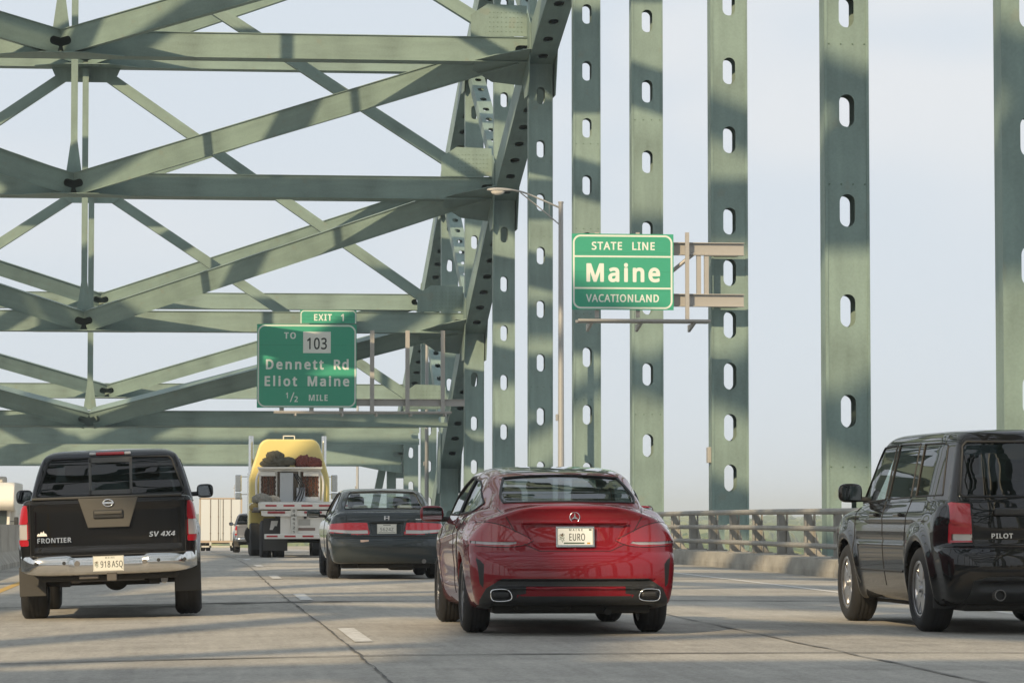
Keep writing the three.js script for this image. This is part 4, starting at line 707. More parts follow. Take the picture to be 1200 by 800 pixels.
  const sl = []; for (const sd of [-1, 1]) { sl.push(seam(S, 'side', sideGlassF, 0.011, true, sd), seam(S, 'side', sideGlassR, 0.011, true, sd)); }
  sl.push(seam(S, 'rear', rearW, 0.011, true), seam(S, 'front', wind, 0.012, true)); part('window_seal', mg(sl), M.seal, root);
  const gaps = []; for (const sd of [-1, 1]) gaps.push(seam(S, 'side', [[1.97, 0.32], [1.98, 1.0]], 0.004, false, sd), seam(S, 'side', [[3.24, 1.0], [3.26, 0.6], [3.2, 0.32]], 0.004, false, sd), seam(S, 'side', [[1.42, 0.32], [1.36, 0.62], [1.18, 0.95], [1.04, 1.08]], 0.004, false, sd), seam(S, 'side', [[0.30, 1.0], [0.36, 0.76], [0.5, 0.74], [0.62, 0.66]], 0.003, false, sd));
  gaps.push(seam(S, 'rear', [[-0.62, 1.07], [-0.50, 0.87], [-0.42, 0.765], [-0.30, 0.712], [0.30, 0.712], [0.42, 0.765], [0.50, 0.87], [0.62, 1.07]], 0.0035, false)); for (const sd of [-1, 1]) gaps.push(seam(S, 'rear', tail.filter(p => p[0] < 0.84).map(([a, b]) => [a * sd, b]), 0.0035, false)); part('panel_gap', mg(gaps), M.seal, root);
  addWheels(root, S, [1.02, 3.72], 0.328, 0.225, 0.232, 10, 'thin', 0.765);
  addMirrors(root, 0.985, 1.025, S.L / 2 - 3.0, 0.22, 0.15, 0.16, paint, -0.05);
  for (const sd of [-1, 1]) {   // exhaust tips: flattened chrome rings
    const o = new THREE.Shape(); const pts = [[-0.085, -0.03], [-0.06, -0.045], [0.07, -0.045], [0.088, -0.02], [0.085, 0.035], [0.06, 0.045], [-0.05, 0.042], [-0.08, 0.01]]; const c3 = new THREE.CatmullRomCurve3(pts.map(([a, b]) => new THREE.Vector3(a * sd, b, 0)), true); const ring = new THREE.TubeGeometry(c3, 40, 0.0055, 6, true);
    const e = new THREE.Group(); e.name = 'exhaust_tip'; e.position.set(sd * 0.625, 0.345, S.L / 2 - 0.055); root.add(e); part('chrome_ring', mg([ring]), M.chrome, e); part('tip_inside', mg([rb(0.15, 0.07, 0.10, 0.03, 0, 0, -0.045)]), M.black, e);
  }
  // badge: three-pointed star in a ring
  const hp = hitBody(S, 'rear', 0, 0.995), st = [new THREE.TorusGeometry(0.042, 0.0045, 8, 32)]; for (let i = 0; i < 3; i++) { const s = new THREE.Shape(); s.moveTo(-0.009, 0); s.lineTo(0, 0.042); s.lineTo(0.009, 0); s.closePath(); st.push(new THREE.ExtrudeGeometry(s, { depth: 0.006, bevelEnabled: false }).rotateZ(i * 2 * Math.PI / 3)); } part('star_emblem', mg(st.map(g => g.translate(0, 0.995, hp.z + 0.008))), M.chrome, root);
  const pp = hitBody(S, 'rear', 0, 0.83); licensePlate(root, 0, 0.832, pp.z + 0.012, plateTex((x, W, H) => { x.fillStyle = '#3b4436'; spaced(x, 'MAINE', W * 0.52, 36, 34, 150); x.fillStyle = '#24281f'; spaced(x, 'EURO', W * 0.55, 138, 104, 176, 'normal'); spaced(x, 'EURO', W * 0.555, 138, 104, 176, 'normal'); chickadee(x, 50, 96, 46); x.fillStyle = '#4d5b49'; x.fillRect(70, 158, 220, 16); x.fillStyle = '#c0902e'; x.fillRect(318, 158, 34, 18); x.fillStyle = '#44503f'; x.fillRect(340, 14, 28, 18); }), -0.12, M.chromeSatin);
  part('number_lamp_bar', mg([rb(0.90, 0.02, 0.02, 0.008, 0, 0.952, pp.z + 0.005)]), paint, root);
  const seats = []; for (const x of [-0.36, 0.36]) seats.push(...seatGeo(x, S.L / 2 - 2.35, 0.42)); seats.push(rb(1.2, 0.5, 0.16, 0.07, 0, 0.70, S.L / 2 - 1.25), ...[-0.36, 0.36].map(x => rb(0.24, 0.15, 0.09, 0.04, x, 0.99, S.L / 2 - 1.22))); part('seats', mg(seats), M.seatDark, root);
  part('parcel_shelf', mg([rb(1.2, 0.04, 0.55, 0.02, 0, 1.03, S.L / 2 - 0.95)]), M.seatDark, root);
  part('dashboard', mg([rb(1.36, 0.28, 0.5, 0.1, 0, 0.86, S.L / 2 - 3.25), new THREE.TorusGeometry(0.18, 0.016, 8, 28).rotateX(-0.4).translate(-0.36, 0.9, S.L / 2 - 2.92)]), M.seatDark, root);
  part('rear_mirror', mg([rb(0.24, 0.07, 0.04, 0.02, 0, 1.28, S.L / 2 - 2.85)]), M.blackPlastic, root);
  part('underbody', mg([rb(1.35, 0.10, 3.9, 0.03, 0, 0.23, 0), rb(0.5, 0.10, 0.5, 0.05, -0.25, 0.25, S.L / 2 - 0.55), cz(0.03, 1.5, 0.3, 0.2, S.L / 2 - 1)]), M.underbody, root);
  place(root, 3.24, 0, 26.3, S.L);
}
// ------------------------------------------------------------------ black pickup truck
{
  const S = { L: 5.22, W: 1.86, H: 1.80, cell: 0.02, y0: 0.3, trimY: 1.0, trimS: [1.85, 4.3], trimMat: M.headliner };
  const low = gridSD(spline([[[0.17, 0.60], [0.165, 0.85], [0.155, 1.10], [0.15, 1.19]], [[0.15, 1.19], [0.16, 1.222], [0.19, 1.23]], [[0.19, 1.23], [1.0, 1.225], [1.9, 1.21], [3.0, 1.16], [3.9, 1.12], [4.6, 1.05], [5.0, 0.95], [5.18, 0.78], [5.2, 0.6], [5.1, 0.43]], [[5.1, 0.43], [3.0, 0.42], [1.6, 0.44], [0.6, 0.52], [0.17, 0.60]]]), -0.4, 5.7, 0, 2.0);
  const sec = gridSD(spline([[[-0.6, 0.3], [0.78, 0.36], [0.84, 0.46], [0.87, 0.62], [0.885, 0.82], [0.88, 1.0], [0.855, 1.14], [0.835, 1.21], [0.80, 1.235], [0.6, 1.27], [-0.6, 1.30]], [[-0.6, 1.3], [-0.6, 0.3]]]), 0, 1.1, 0, 1.6);
  const gh = gridSD(spline([[[1.84, 1.0], [1.86, 1.22], [1.97, 1.60], [2.02, 1.68], [2.12, 1.735], [2.4, 1.765], [2.8, 1.775], [3.2, 1.755], [3.5, 1.68], [3.95, 1.36], [4.25, 1.1], [4.3, 1.0]], [[4.3, 1.0], [1.84, 1.0]]]), -0.4, 5.7, 0, 2.2);
  const gsec = gridSD(spline([[[-0.6, 0.9], [0.87, 0.95], [0.865, 1.15], [0.815, 1.36], [0.755, 1.56], [0.70, 1.68], [0.60, 1.745], [0.40, 1.768], [0, 1.776], [-0.6, 1.776]], [[-0.6, 1.776], [-0.6, 0.9]]]), 0, 1.1, 0.3, 2.2);
  const wl = tab([[0, 0.985], [0.4, 1.0], [4.2, 1.0], [4.8, 0.95], [5.22, 0.84]]);
  S.f = (ax, s, y) => {
    const t = ax / 0.88, bow = 0.012 * t * t + 0.05 * Math.pow(t, 10), wf = sstep(3, 4.6, s);
    let dl = smax(low(s - bow * (1 - wf) + 0.18 * t * t * t * wf, y), sec(ax / wl(s), y), 0.035);
    for (const sa of [1.13, 4.33]) { const r = Math.hypot(s - sa, y - 0.42); dl -= 0.045 * Math.exp(-(((r - 0.46) / 0.10) ** 2)) * sstep(0.7, 0.84, ax); }
    if (s < 0.24) dl += 0.014 * sstep(1.15, 1.11, y) * sstep(0.70, 0.74, y) * (1 - sstep(0.70, 0.735, ax));   // pressed panel
    const bed = Math.max(Math.abs(s - 1.02) - 0.74, ax - 0.72, 0.82 - y); dl = Math.max(dl, -bed);
    const gap = Math.max(Math.abs(s - 1.815) - 0.012, 0.3 - y, 0.5 - ax); dl = Math.max(dl, -gap);
    const dg = smax(gh(s - 0.03 * (ax / 0.8) ** 2 * (1 - sstep(2, 2.6, s)) + 0.14 * (ax / 0.8) ** 2 * sstep(3, 3.6, s), y), gsec(ax, y), 0.06);
    let d = smin(dl, dg, 0.02);
    for (const sa of [1.13, 4.33]) { const c = Math.max(Math.hypot(s - sa, y - 0.40) - 0.435, 0.56 - ax); d = Math.max(d, -c); }
    return d;
  };
  const paint = phys(0.0045, 0.0045, 0.005, 0.55, 0, { clearcoat: 1, clearcoatRoughness: 0.02, specularIntensity: 0.15 });
  const root = thing('black_pickup_truck', 'black pickup truck with chrome rear bumper in the left lane', 'pickup truck');
  const rw = [[-0.745, 1.26], [-0.2, 1.262], [0.2, 1.262], [0.745, 1.26], [0.77, 1.285], [0.655, 1.625], [0.62, 1.655], [0, 1.668], [-0.62, 1.655], [-0.655, 1.625], [-0.77, 1.285]];
  const wind = [[-0.72, 1.16], [0.72, 1.16], [0.62, 1.66], [-0.62, 1.66]], s1 = [[2.08, 1.24], [2.92, 1.22], [2.92, 1.63], [2.2, 1.62]], s2 = [[3.0, 1.22], [3.95, 1.19], [3.55, 1.55], [3.35, 1.63], [3.0, 1.63]];
  const tl = [[0.795, 0.765], [0.90, 0.765], [0.905, 0.80], [0.91, 1.165], [0.80, 1.175], [0.79, 0.80]], tlw = [[0.805, 0.83], [0.895, 0.83], [0.895, 0.985], [0.805, 0.985]];
  const regs = []; for (const sd of [-1, 1]) regs.push({ name: 'reverse_lens', mat: M.lensClear, view: 'rear', poly: tlw, side: sd, min: -0.05, maxS: 0.6, cond: x => x * sd > 0, off: 0.012 }, { name: 'tail_light', mat: M.lensRed, view: 'rear', poly: tl, side: sd, min: -0.05, maxS: 0.6, cond: x => x * sd > 0, off: 0.012 });
  regs.push({ name: 'rear_window', mat: M.glassPrivacy, view: 'rear', poly: rw, cond: (x, n) => true, off: -0.004 }, { name: 'windshield', mat: M.glassClear, view: 'front', poly: wind, off: -0.004 });
  for (const sd of [-1, 1]) regs.push({ name: 'side_window', mat: M.glassTint, view: 'side', poly: s1, side: sd, off: -0.005 }, { name: 'side_window', mat: M.glassClear, view: 'side', poly: s2, side: sd, off: -0.005 });
  regs.push({ name: 'tailgate', mat: paint, view: 'rear', poly: [[-0.775, 0.63], [0.775, 0.63], [0.775, 1.24], [-0.775, 1.24]], min: 0.3, maxS: 0.24 });
  for (const sd of [-1, 1]) regs.push({ name: 'door', mat: paint, view: 'side', poly: [[2.0, 0.5], [2.95, 0.5], [2.95, 1.66], [2.15, 1.65]], side: sd }, { name: 'door', mat: paint, view: 'side', poly: [[2.97, 0.5], [3.95, 0.5], [4.0, 1.17], [3.6, 1.58], [3.4, 1.66], [2.97, 1.66]], side: sd });
  buildBody(S, regs, root, paint);
  const zt = S.L / 2 - 0.15;
  const sl = [seam(S, 'rear', rw, 0.012, true), seam(S, 'front', wind, 0.012, true)]; for (const sd of [-1, 1]) sl.push(seam(S, 'side', s1, 0.01, true, sd), seam(S, 'side', s2, 0.01, true, sd)); part('window_seal', mg(sl), M.seal, root);
  part('lamp_seam', mg([-1, 1].map(sd => seam(S, 'rear', [[0.79, 0.77], [0.79, 1.17], [0.86, 1.17]].map(([a, b]) => [a * sd, b]), 0.005))), M.seal, root); part('panel_gap', mg([seam(S, 'rear', [[-0.775, 1.22], [-0.775, 0.63]], 0.005), seam(S, 'rear', [[0.775, 1.22], [0.775, 0.63]], 0.005)]), M.seal, root);
  // sliding centre pane with its frame
  const hz = y => hitBody(S, 'rear', 0, y).z; const q0 = hitBody(S, 'rear', 0.21, 1.27), q1 = hitBody(S, 'rear', 0.21, 1.655), tiltW = Math.atan2(q0.z - q1.z, q1.y - q0.y);
  const fr = []; for (const x of [-0.215, 0.215]) fr.push(bx(0.028, 0.41, 0.02, x, 0, 0)); fr.push(bx(0.45, 0.055, 0.02, 0, 0.18, 0), bx(0.45, 0.05, 0.02, 0, -0.18, 0)); part('sliding_window_frame', mg(fr.map(g => g.rotateX(-tiltW).translate(0, (q0.y + q1.y) / 2, (q0.z + q1.z) / 2 + 0.008))), std(0.10, 0.095, 0.085, 0.6), root);
  part('sliding_window', mg([bx(0.40, 0.31, 0.006).rotateX(-tiltW).translate(0, (q0.y + q1.y) / 2, (q0.z + q1.z) / 2 + 0.004)]), M.glassTint, root);
  // high brake light
  part('high_brake_light', mg([rb(0.30, 0.035, 0.05, 0.012, 0, 1.705, hitBody(S, 'rear', 0, 1.705).z + 0.005)]), M.lensRed, root);
  for (const q of [-1, 1]) part('cargo_lamp', mg([rb(0.07, 0.034, 0.05, 0.012, q * 0.185, 1.705, hitBody(S, 'rear', 0.17, 1.705).z + 0.006)]), M.lensClear, root);
  // tailgate fittings: cap strip, handle bezel, ring emblem, letters
  part('tailgate_cap', mg([rb(1.50, 0.028, 0.09, 0.012, 0, 1.232, zt - 0.035)]), std(0.05, 0.048, 0.042, 0.5), root);
  const bz = new THREE.Shape(); bz.moveTo(-0.29, 0.145); bz.lineTo(0.29, 0.145); bz.lineTo(0.20, -0.135); bz.lineTo(-0.20, -0.135); bz.closePath(); const bezel = new THREE.ExtrudeGeometry(bz, { depth: 0.012, bevelEnabled: true, bevelSize: 0.008, bevelThickness: 0.006, bevelSegments: 2 });
  part('handle_bezel', mg([bezel.translate(0.01, 1.07, zt - 0.006)]), std(0.075, 0.07, 0.06, 0.55), root);
  part('tailgate_handle', mg([rb(0.30, 0.085, 0.03, 0.012, 0.01, 1.06, zt + 0.016)]), std(0.02, 0.02, 0.02, 0.5), root); part('handle_lip', mg([rb(0.28, 0.035, 0.02, 0.01, 0.01, 1.075, zt + 0.034)]), std(0.07, 0.065, 0.055, 0.5), root);
  part('ring_emblem', mg([new THREE.TorusGeometry(0.041, 0.008, 8, 32).scale(1.15, 0.85, 1).translate(0.01, 1.172, zt + 0.022), rb(0.118, 0.022, 0.012, 0.006, 0.01, 1.172, zt + 0.024)]), M.chrome, root);
  badge(root, 'model_badge', 'FRONTIER', 0.05, -0.535, 0.815, zt - 0.006, 0.34, M.chrome, 0.008); badge(root, 'trim_badge', 'SV 4X4', 0.05, 0.545, 0.845, zt - 0.006, 0.26, M.chrome, 0.008, 0.2);
  { const s = new THREE.Shape(); s.moveTo(-0.05, 0); for (const [a, b] of [[-0.05, 0.016], [-0.035, 0.03], [-0.025, 0.02], [-0.01, 0.045], [0.0, 0.03], [0.015, 0.055], [0.022, 0.03], [0.04, 0.025], [0.05, 0]]) s.lineTo(a, b); s.closePath(); part('cartoonless_decal', mg([new THREE.ExtrudeGeometry(s, { depth: 0.004, bevelEnabled: false }).translate(-0.655, 0.86, zt - 0.004)]), M.white, root).name = 'skyline_decal'; }
  // chrome step bumper: curved end pieces, lower centre step
  { const prof = [[-0.05, -0.118], [0.02, -0.112], [0.05, -0.075], [0.062, -0.01], [0.055, 0.035], [0.035, 0.075], [0.012, 0.092], [-0.06, 0.096]]; const N = 60, P = [], I = [];
    for (let i = 0; i <= N; i++) { const u = lerp(-1, 1, i / N), x = u * 0.885, back = -0.02 * u * u - 0.34 * Math.pow(Math.abs(u), 16), c = sstep(0.46, 0.38, Math.abs(u)), sc = 1 - 0.28 * Math.pow(Math.abs(u), 8), out = 0.0; for (const [dz, dy] of prof) P.push(x, dy * sc * (c > 0.5 ? 0.90 : 1.0) - 0.012 * c + 0.02 * Math.pow(Math.abs(u), 8), dz * (c > 0.5 ? 0.72 : 1) + back); }
    const m = prof.length; for (let i = 0; i < N; i++) for (let j = 0; j < m - 1; j++) { const a = i * m + j; I.push(a, a + m, a + m + 1, a, a + m + 1, a + 1); }
    const g = new THREE.BufferGeometry(); g.setAttribute('position', new THREE.Float32BufferAttribute(P, 3)); g.setIndex(I); g.computeVertexNormals(); const b = part('rear_bumper', mg([g.translate(0, 0.575, S.L / 2 - 0.055)]), M.chromeBumper, root);
    const pl = []; for (const x of [-0.72, -0.44, 0.50, 0.76]) pl.push(cz(0.018, 0.012, x, 0.585, S.L / 2 + 0.006 - (Math.abs(x) > 0.7 ? 0.004 : 0), 14)); for (const g of pl) part('parking_sensor', mg([g]), M.blackPlastic, b);
    part('bumper_bolt', mg([cz(0.028, 0.012, -0.31, 0.575, S.L / 2 - 0.008, 14), cz(0.024, 0.012, 0.36, 0.575, S.L / 2 + 0.004, 14)]), M.brake, b);
    part('bumper_step_pad', mg([rb(1.55, 0.012, 0.12, 0.005, 0, 0.655, S.L / 2 - 0.09)]), M.blackPlastic, b); }
  licensePlate(root, 0.0, 0.568, S.L / 2 - 0.008, plateTex((x, W, H) => { x.fillStyle = '#5a5f58'; spaced(x, 'MAINE', W * 0.55, 34, 28, 120); x.fillStyle = '#23261f'; for (const d of [0, 2]) { spaced(x, '918', W * 0.40 + d, 146, 112, 128, 'normal'); spaced(x, 'ASQ', W * 0.79 + d, 146, 112, 140, 'normal'); } chickadee(x, 42, 96, 40); }, '#d6d5cc'));
  addWheels(root, S, [1.13, 4.33], 0.385, 0.265, 0.235, 6, 'wide', 0.785);
  // mud flaps
  for (const q of [-1, 1]) part('mud_flap', mg([rb(0.27, 0.30, 0.016, 0.008, q * 0.785, 0.40, S.L / 2 - 0.64)]), std(0.05, 0.048, 0.045, 0.7), root);
  addMirrors(root, 1.005, 1.285, S.L / 2 - 3.8, 0.185, 0.155, 0.12, M.blackPlastic, -0.03);
  part('frame_rails', mg([bx(0.1, 0.16, 4.6, -0.45, 0.42, 0), bx(0.1, 0.16, 4.6, 0.45, 0.42, 0), rb(1.4, 0.12, 0.2, 0.05, 0, 0.46, S.L / 2 - 0.25)]), M.underbody, root);
  part('rear_axle', mg([cx(0.05, 1.4, 0, 0.385, S.L / 2 - 1.13), new THREE.SphereGeometry(0.115, 16, 12).scale(1.1, 1, 1).translate(0.05, 0.385, S.L / 2 - 1.13), rb(0.55, 0.18, 0.4, 0.05, 0.2, 0.40, S.L / 2 - 1.9)]), M.underbody, root);
  part('tow_hitch', mg([rb(0.10, 0.10, 0.16, 0.01, 0.03, 0.44, S.L / 2 - 0.12), rb(0.20, 0.07, 0.12, 0.015, -0.20, 0.45, S.L / 2 - 0.14), bx(0.7, 0.07, 0.07, 0, 0.42, S.L / 2 - 0.25)]), std(0.12, 0.11, 0.10, 0.6, 0.4), root);
  part('exhaust_pipe', mg([cz(0.035, 0.5, 0.55, 0.38, S.L / 2 - 0.45), rb(0.16, 0.10, 0.4, 0.05, -0.35, 0.42, S.L / 2 - 0.7)]), M.brake, root);
  const seats = []; for (const x of [-0.38, 0.38]) seats.push(...seatGeo(x, S.L / 2 - 3.05, 0.78, 0.54)); seats.push(rb(1.3, 0.6, 0.15, 0.06, 0, 1.0, S.L / 2 - 2.1)); part('seats', mg(seats), M.seatDark, root); part('dashboard', mg([rb(1.4, 0.25, 0.4, 0.08, 0, 1.1, S.L / 2 - 3.85)]), M.seatDark, root);
  place(root, -0.77, 0, 31.9, S.L, 0.036);
}
// ------------------------------------------------------------------ black sport utility vehicle
{
  const S = { L: 4.85, W: 2.02, H: 1.83, cell: 0.02, y0: 0.18, trimY: 0.95, trimS: [0.25, 3.8], trimMat: M.headliner };
  const low = gridSD(spline([[[0.20, 0.27], [0.07, 0.33], [0.02, 0.42], [0.0, 0.55], [0.01, 0.68], [0.05, 0.745]], [[0.05, 0.745], [0.12, 0.765], [0.13, 0.80], [0.125, 0.93], [0.14, 1.05], [0.17, 1.13]], [[0.17, 1.13], [0.4, 1.16], [2.0, 1.13], [3.4, 1.09], [3.9, 1.06], [4.4, 0.98], [4.7, 0.86], [4.83, 0.68], [4.84, 0.5], [4.75, 0.32]], [[4.75, 0.32], [4.4, 0.26], [2.4, 0.24], [0.6, 0.24], [0.20, 0.27]]]), -0.4, 5.4, 0, 2.0);
  const sec = gridSD(spline([[[-0.6, 0.2], [0.82, 0.22], [0.90, 0.29], [0.935, 0.42], [0.96, 0.60], [0.97, 0.82], [0.965, 0.98], [0.945, 1.07], [0.92, 1.12], [0.88, 1.16], [0.6, 1.22], [-0.6, 1.25]], [[-0.6, 1.25], [-0.6, 0.2]]]), 0, 1.2, 0, 1.6);
  const gh = gridSD(spline([[[0.15, 0.95], [0.165, 1.12], [0.24, 1.38], [0.31, 1.60], [0.36, 1.70], [0.44, 1.755], [0.7, 1.785], [1.3, 1.80], [2.1, 1.80], [2.7, 1.775], [2.95, 1.70], [3.3, 1.40], [3.6, 1.12], [3.7, 0.95]], [[3.7, 0.95], [0.15, 0.95]]]), -0.4, 5.4, 0, 2.2);
  const gsec = gridSD(spline([[[-0.6, 0.9], [0.95, 0.95], [0.935, 1.10], [0.89, 1.30], [0.83, 1.55], [0.795, 1.67], [0.73, 1.75], [0.6, 1.785], [0.3, 1.80], [-0.6, 1.802]], [[-0.6, 1.802], [-0.6, 0.9]]]), 0, 1.2, 0.3, 2.2);
  const wl = tab([[0, 0.96], [0.6, 1.0], [3.9, 1.0], [4.4, 0.94], [4.85, 0.82]]), wg = tab([[0.15, 0.93], [0.9, 1.0], [2.8, 1.0], [3.7, 0.95]]);
  S.f = (ax, s, y) => {
    const t = ax / 0.97, wf = sstep(2.8, 4.2, s), wr = 1 - sstep(0.8, 1.6, s), bow = 0.05 * t * t + 0.30 * Math.pow(t, 8);
    let dl = smax(low(s - bow * wr + 0.2 * t * t * t * wf, y), sec(ax / wl(s), y), 0.05);
    for (const sa of [1.02, 3.795]) { const r = Math.hypot(s - sa, y - 0.40); dl -= 0.034 * Math.exp(-(((r - 0.45) / 0.075) ** 2)) * sstep(0.75, 0.92, ax); }
    dl += 0.012 * Math.exp(-(((y - 0.80) / 0.02) ** 2)) * sstep(0.8, 0.94, ax) * sstep(1.5, 1.6, s) * (1 - sstep(3.3, 3.4, s));
    if (s < 0.4) dl += 0.035 * sstep(0.47, 0.44, y) * sstep(0.36, 0.42, y) * (1 - sstep(0.6, 0.75, ax));
    const dg = smax(gh(s - 0.05 * t * t * wr - 0.14 * Math.pow(t, 8) * wr + 0.14 * (ax / 0.85) ** 2 * sstep(2.4, 3.2, s), y), gsec(ax / wg(s), y), 0.06);
    let d = smin(dl, dg, 0.03);
    for (const sa of [1.02, 3.795]) { const c = Math.max(Math.hypot(s - sa, y - 0.375) - 0.425, 0.64 - ax); d = Math.max(d, -c); }
    return d;
  };
  const paint = phys(0.0045, 0.0045, 0.005, 0.55, 0, { clearcoat: 1, clearcoatRoughness: 0.015, specularIntensity: 0.15 });
  const root = thing('black_suv', 'black sport utility vehicle with chrome-lettered tailgate in the right lane', 'suv');
  const rw = [[-0.76, 1.185], [0.76, 1.185], [0.79, 1.21], [0.735, 1.62], [0.70, 1.66], [-0.70, 1.66], [-0.735, 1.62], [-0.79, 1.21]], wind = [[-0.78, 1.10], [0.78, 1.10], [0.66, 1.72], [-0.66, 1.72]];
  const w1 = [[0.50, 1.20], [1.28, 1.19], [1.37, 1.66], [0.72, 1.655], [0.62, 1.63]], w2 = [[1.45, 1.185], [2.28, 1.17], [2.28, 1.67], [1.54, 1.665]], w3 = [[2.38, 1.17], [3.36, 1.14], [2.98, 1.55], [2.86, 1.655], [2.38, 1.67]];
  const tl = [[0.70, 0.79], [0.86, 0.785], [0.885, 0.785], [0.875, 1.135], [0.85, 1.14], [0.715, 1.13]], tlw = [[0.70, 0.81], [0.855, 0.81], [0.855, 0.865], [0.70, 0.865]];
  const regs = []; for (const sd of [-1, 1]) regs.push({ name: 'reverse_lens', mat: M.lensClear, view: 'rear', poly: tlw, side: sd, min: 0.35, maxS: 0.6, cond: x => x * sd > 0, off: 0.014 }, { name: 'tail_light', mat: M.lensRed, view: 'rear', poly: tl, side: sd, min: 0.02, maxS: 0.6, cond: x => x * sd > 0, off: 0.014 });
  regs.push({ name: 'rear_window', mat: M.glassPrivacy, view: 'rear', poly: rw, off: -0.004 }, { name: 'windshield', mat: M.glassClear, view: 'front', poly: wind, off: -0.004 });
  for (const sd of [-1, 1]) regs.push({ name: 'side_window', mat: M.glassPrivacy, view: 'side', poly: w1, side: sd, off: -0.005 }, { name: 'side_window', mat: M.glassPrivacy, view: 'side', poly: w2, side: sd, off: -0.005 }, { name: 'side_window', mat: M.glassClear, view: 'side', poly: w3, side: sd, off: -0.005 });
  regs.push({ name: 'bumper_lower', mat: M.blackPlastic, view: 'rear', poly: [[-0.80, 0.15], [0.80, 0.15], [0.72, 0.47], [0.60, 0.50], [-0.60, 0.50], [-0.72, 0.47]], min: -0.3, maxS: 0.5 });
  regs.push({ name: 'tailgate', mat: paint, view: 'rear', poly: [[-0.69, 0.76], [0.69, 0.76], [0.80, 1.14], [0.75, 1.70], [-0.75, 1.70], [-0.80, 1.14]], min: 0.3, maxS: 0.6 });
  for (const sd of [-1, 1]) regs.push({ name: 'door', mat: paint, view: 'side', poly: [[1.50, 0.36], [2.32, 0.36], [2.33, 1.70], [1.48, 1.69], [1.40, 1.15], [1.52, 0.7]], side: sd }, { name: 'door', mat: paint, view: 'side', poly: [[2.34, 0.36], [3.28, 0.36], [3.42, 0.7], [3.42, 1.12], [3.0, 1.58], [2.85, 1.70], [2.35, 1.70]], side: sd });
  buildBody(S, regs, root, paint);
  const sl = [seam(S, 'rear', rw, 0.012, true), seam(S, 'front', wind, 0.012, true)]; for (const sd of [-1, 1]) for (const w of [w1, w2, w3]) sl.push(seam(S, 'side', w, 0.008, true, sd)); part('window_seal', mg(sl), M.seal, root); part('lamp_seam', mg([-1, 1].map(sd => seam(S, 'rear', [[0.86, 0.785], [0.70, 0.79], [0.715, 1.13], [0.85, 1.14]].map(([a, b]) => [a * sd, b]), 0.007))), M.seal, root);
  const gp = []; for (const sd of [-1, 1]) gp.push(seam(S, 'side', [[2.335, 0.38], [2.335, 1.15]], 0.005, false, sd), seam(S, 'side', [[3.42, 1.1], [3.42, 0.7], [3.28, 0.38]], 0.005, false, sd), seam(S, 'side', [[1.40, 1.17], [1.52, 0.80]], 0.005, false, sd)); gp.push(seam(S, 'rear', [[-0.80, 1.14], [-0.69, 0.76], [0.69, 0.76], [0.80, 1.14]], 0.005)); part('panel_gap', mg(gp), M.seal, root);
  for (const sd of [-1, 1]) for (const s of [1.70, 2.62]) { const p = hitBody(S, 'side', s, 1.03, sd); part('door_handle', mg([rb(0.04, 0.035, 0.20, 0.015, p.x + sd * 0.02, 1.03, p.z)]), paint, root); }
  for (const sd of [-1, 1]) { const p = hitBody(S, 'side', 2.4, 0.62, sd); part('side_moulding', seamBar(S, sd), M.blackPlastic, root); }
  addWheels(root, S, [1.02, 3.795], 0.376, 0.25, 0.245, 5, 'wide', 0.85);
  addMirrors(root, 1.05, 1.235, S.L / 2 - 3.25, 0.23, 0.18, 0.13, paint, -0.06);
  const tz = S.L / 2 - 0.125; badge(root, 'model_badge', 'PILOT', 0.042, -0.46, 0.85, tz + 0.002, 0.19, M.chrome, 0.008);
  part('tailgate_garnish', mg([rb(1.05, 0.07, 0.05, 0.02, 0, 1.055, tz + 0.0)]), M.blackPlastic, root);
  licensePlate(root, 0.0, 0.97, tz + 0.02, plateTex((x, W, H) => { x.fillStyle = '#3b4436'; x.fillRect(20, 14, W - 40, 20); }, '#d9d9d2'));
  part('exhaust_tip', mg([new THREE.CylinderGeometry(0.045, 0.045, 0.16, 24, 1, true).rotateX(Math.PI / 2).translate(-0.52, 0.345, S.L / 2 - 0.06), new THREE.TorusGeometry(0.045, 0.005, 8, 24).translate(-0.52, 0.345, S.L / 2 + 0.02)]), M.brake, root); part('exhaust_inside', mg([cz(0.04, 0.1, -0.52, 0.345, S.L / 2 - 0.06)]), M.black, root);
  part('underbody', mg([rb(1.5, 0.14, 4.2, 0.04, 0, 0.27, 0), rb(0.7, 0.12, 0.3, 0.05, 0.1, 0.24, S.L / 2 - 0.5)]), M.underbody, root);
  for (const q of [-1, 1]) part('mud_flap', mg([rb(0.22, 0.18, 0.02, 0.008, q * 0.84, 0.31, S.L / 2 - 0.58)]), M.blackPlastic, root);
  const seats = []; for (const x of [-0.40, 0.40]) seats.push(...seatGeo(x, S.L / 2 - 2.65, 0.70, 0.54), ...seatGeo(x, S.L / 2 - 1.65, 0.72, 0.54)); part('seats', mg(seats), M.seatGrey, root); part('dashboard', mg([rb(1.5, 0.26, 0.45, 0.08, 0, 1.02, S.L / 2 - 3.35), new THREE.TorusGeometry(0.19, 0.016, 8, 28).rotateX(-0.4).translate(-0.4, 1.08, S.L / 2 - 3.05)]), M.seatDark, root);
  place(root, 7.35, 0, 26.4, S.L); root.rotation.y = 0.022;
}
function seamBar(S, sd) { const q = []; for (let s = 1.62; s <= 3.26; s += 0.08) { const p = hitBody(S, 'side', s, 0.52, sd); q.push(new THREE.Vector3(p.x, p.y, p.z)); } return metreUV(new THREE.TubeGeometry(new THREE.CatmullRomCurve3(q), 30, 0.014, 5).toNonIndexed()); }
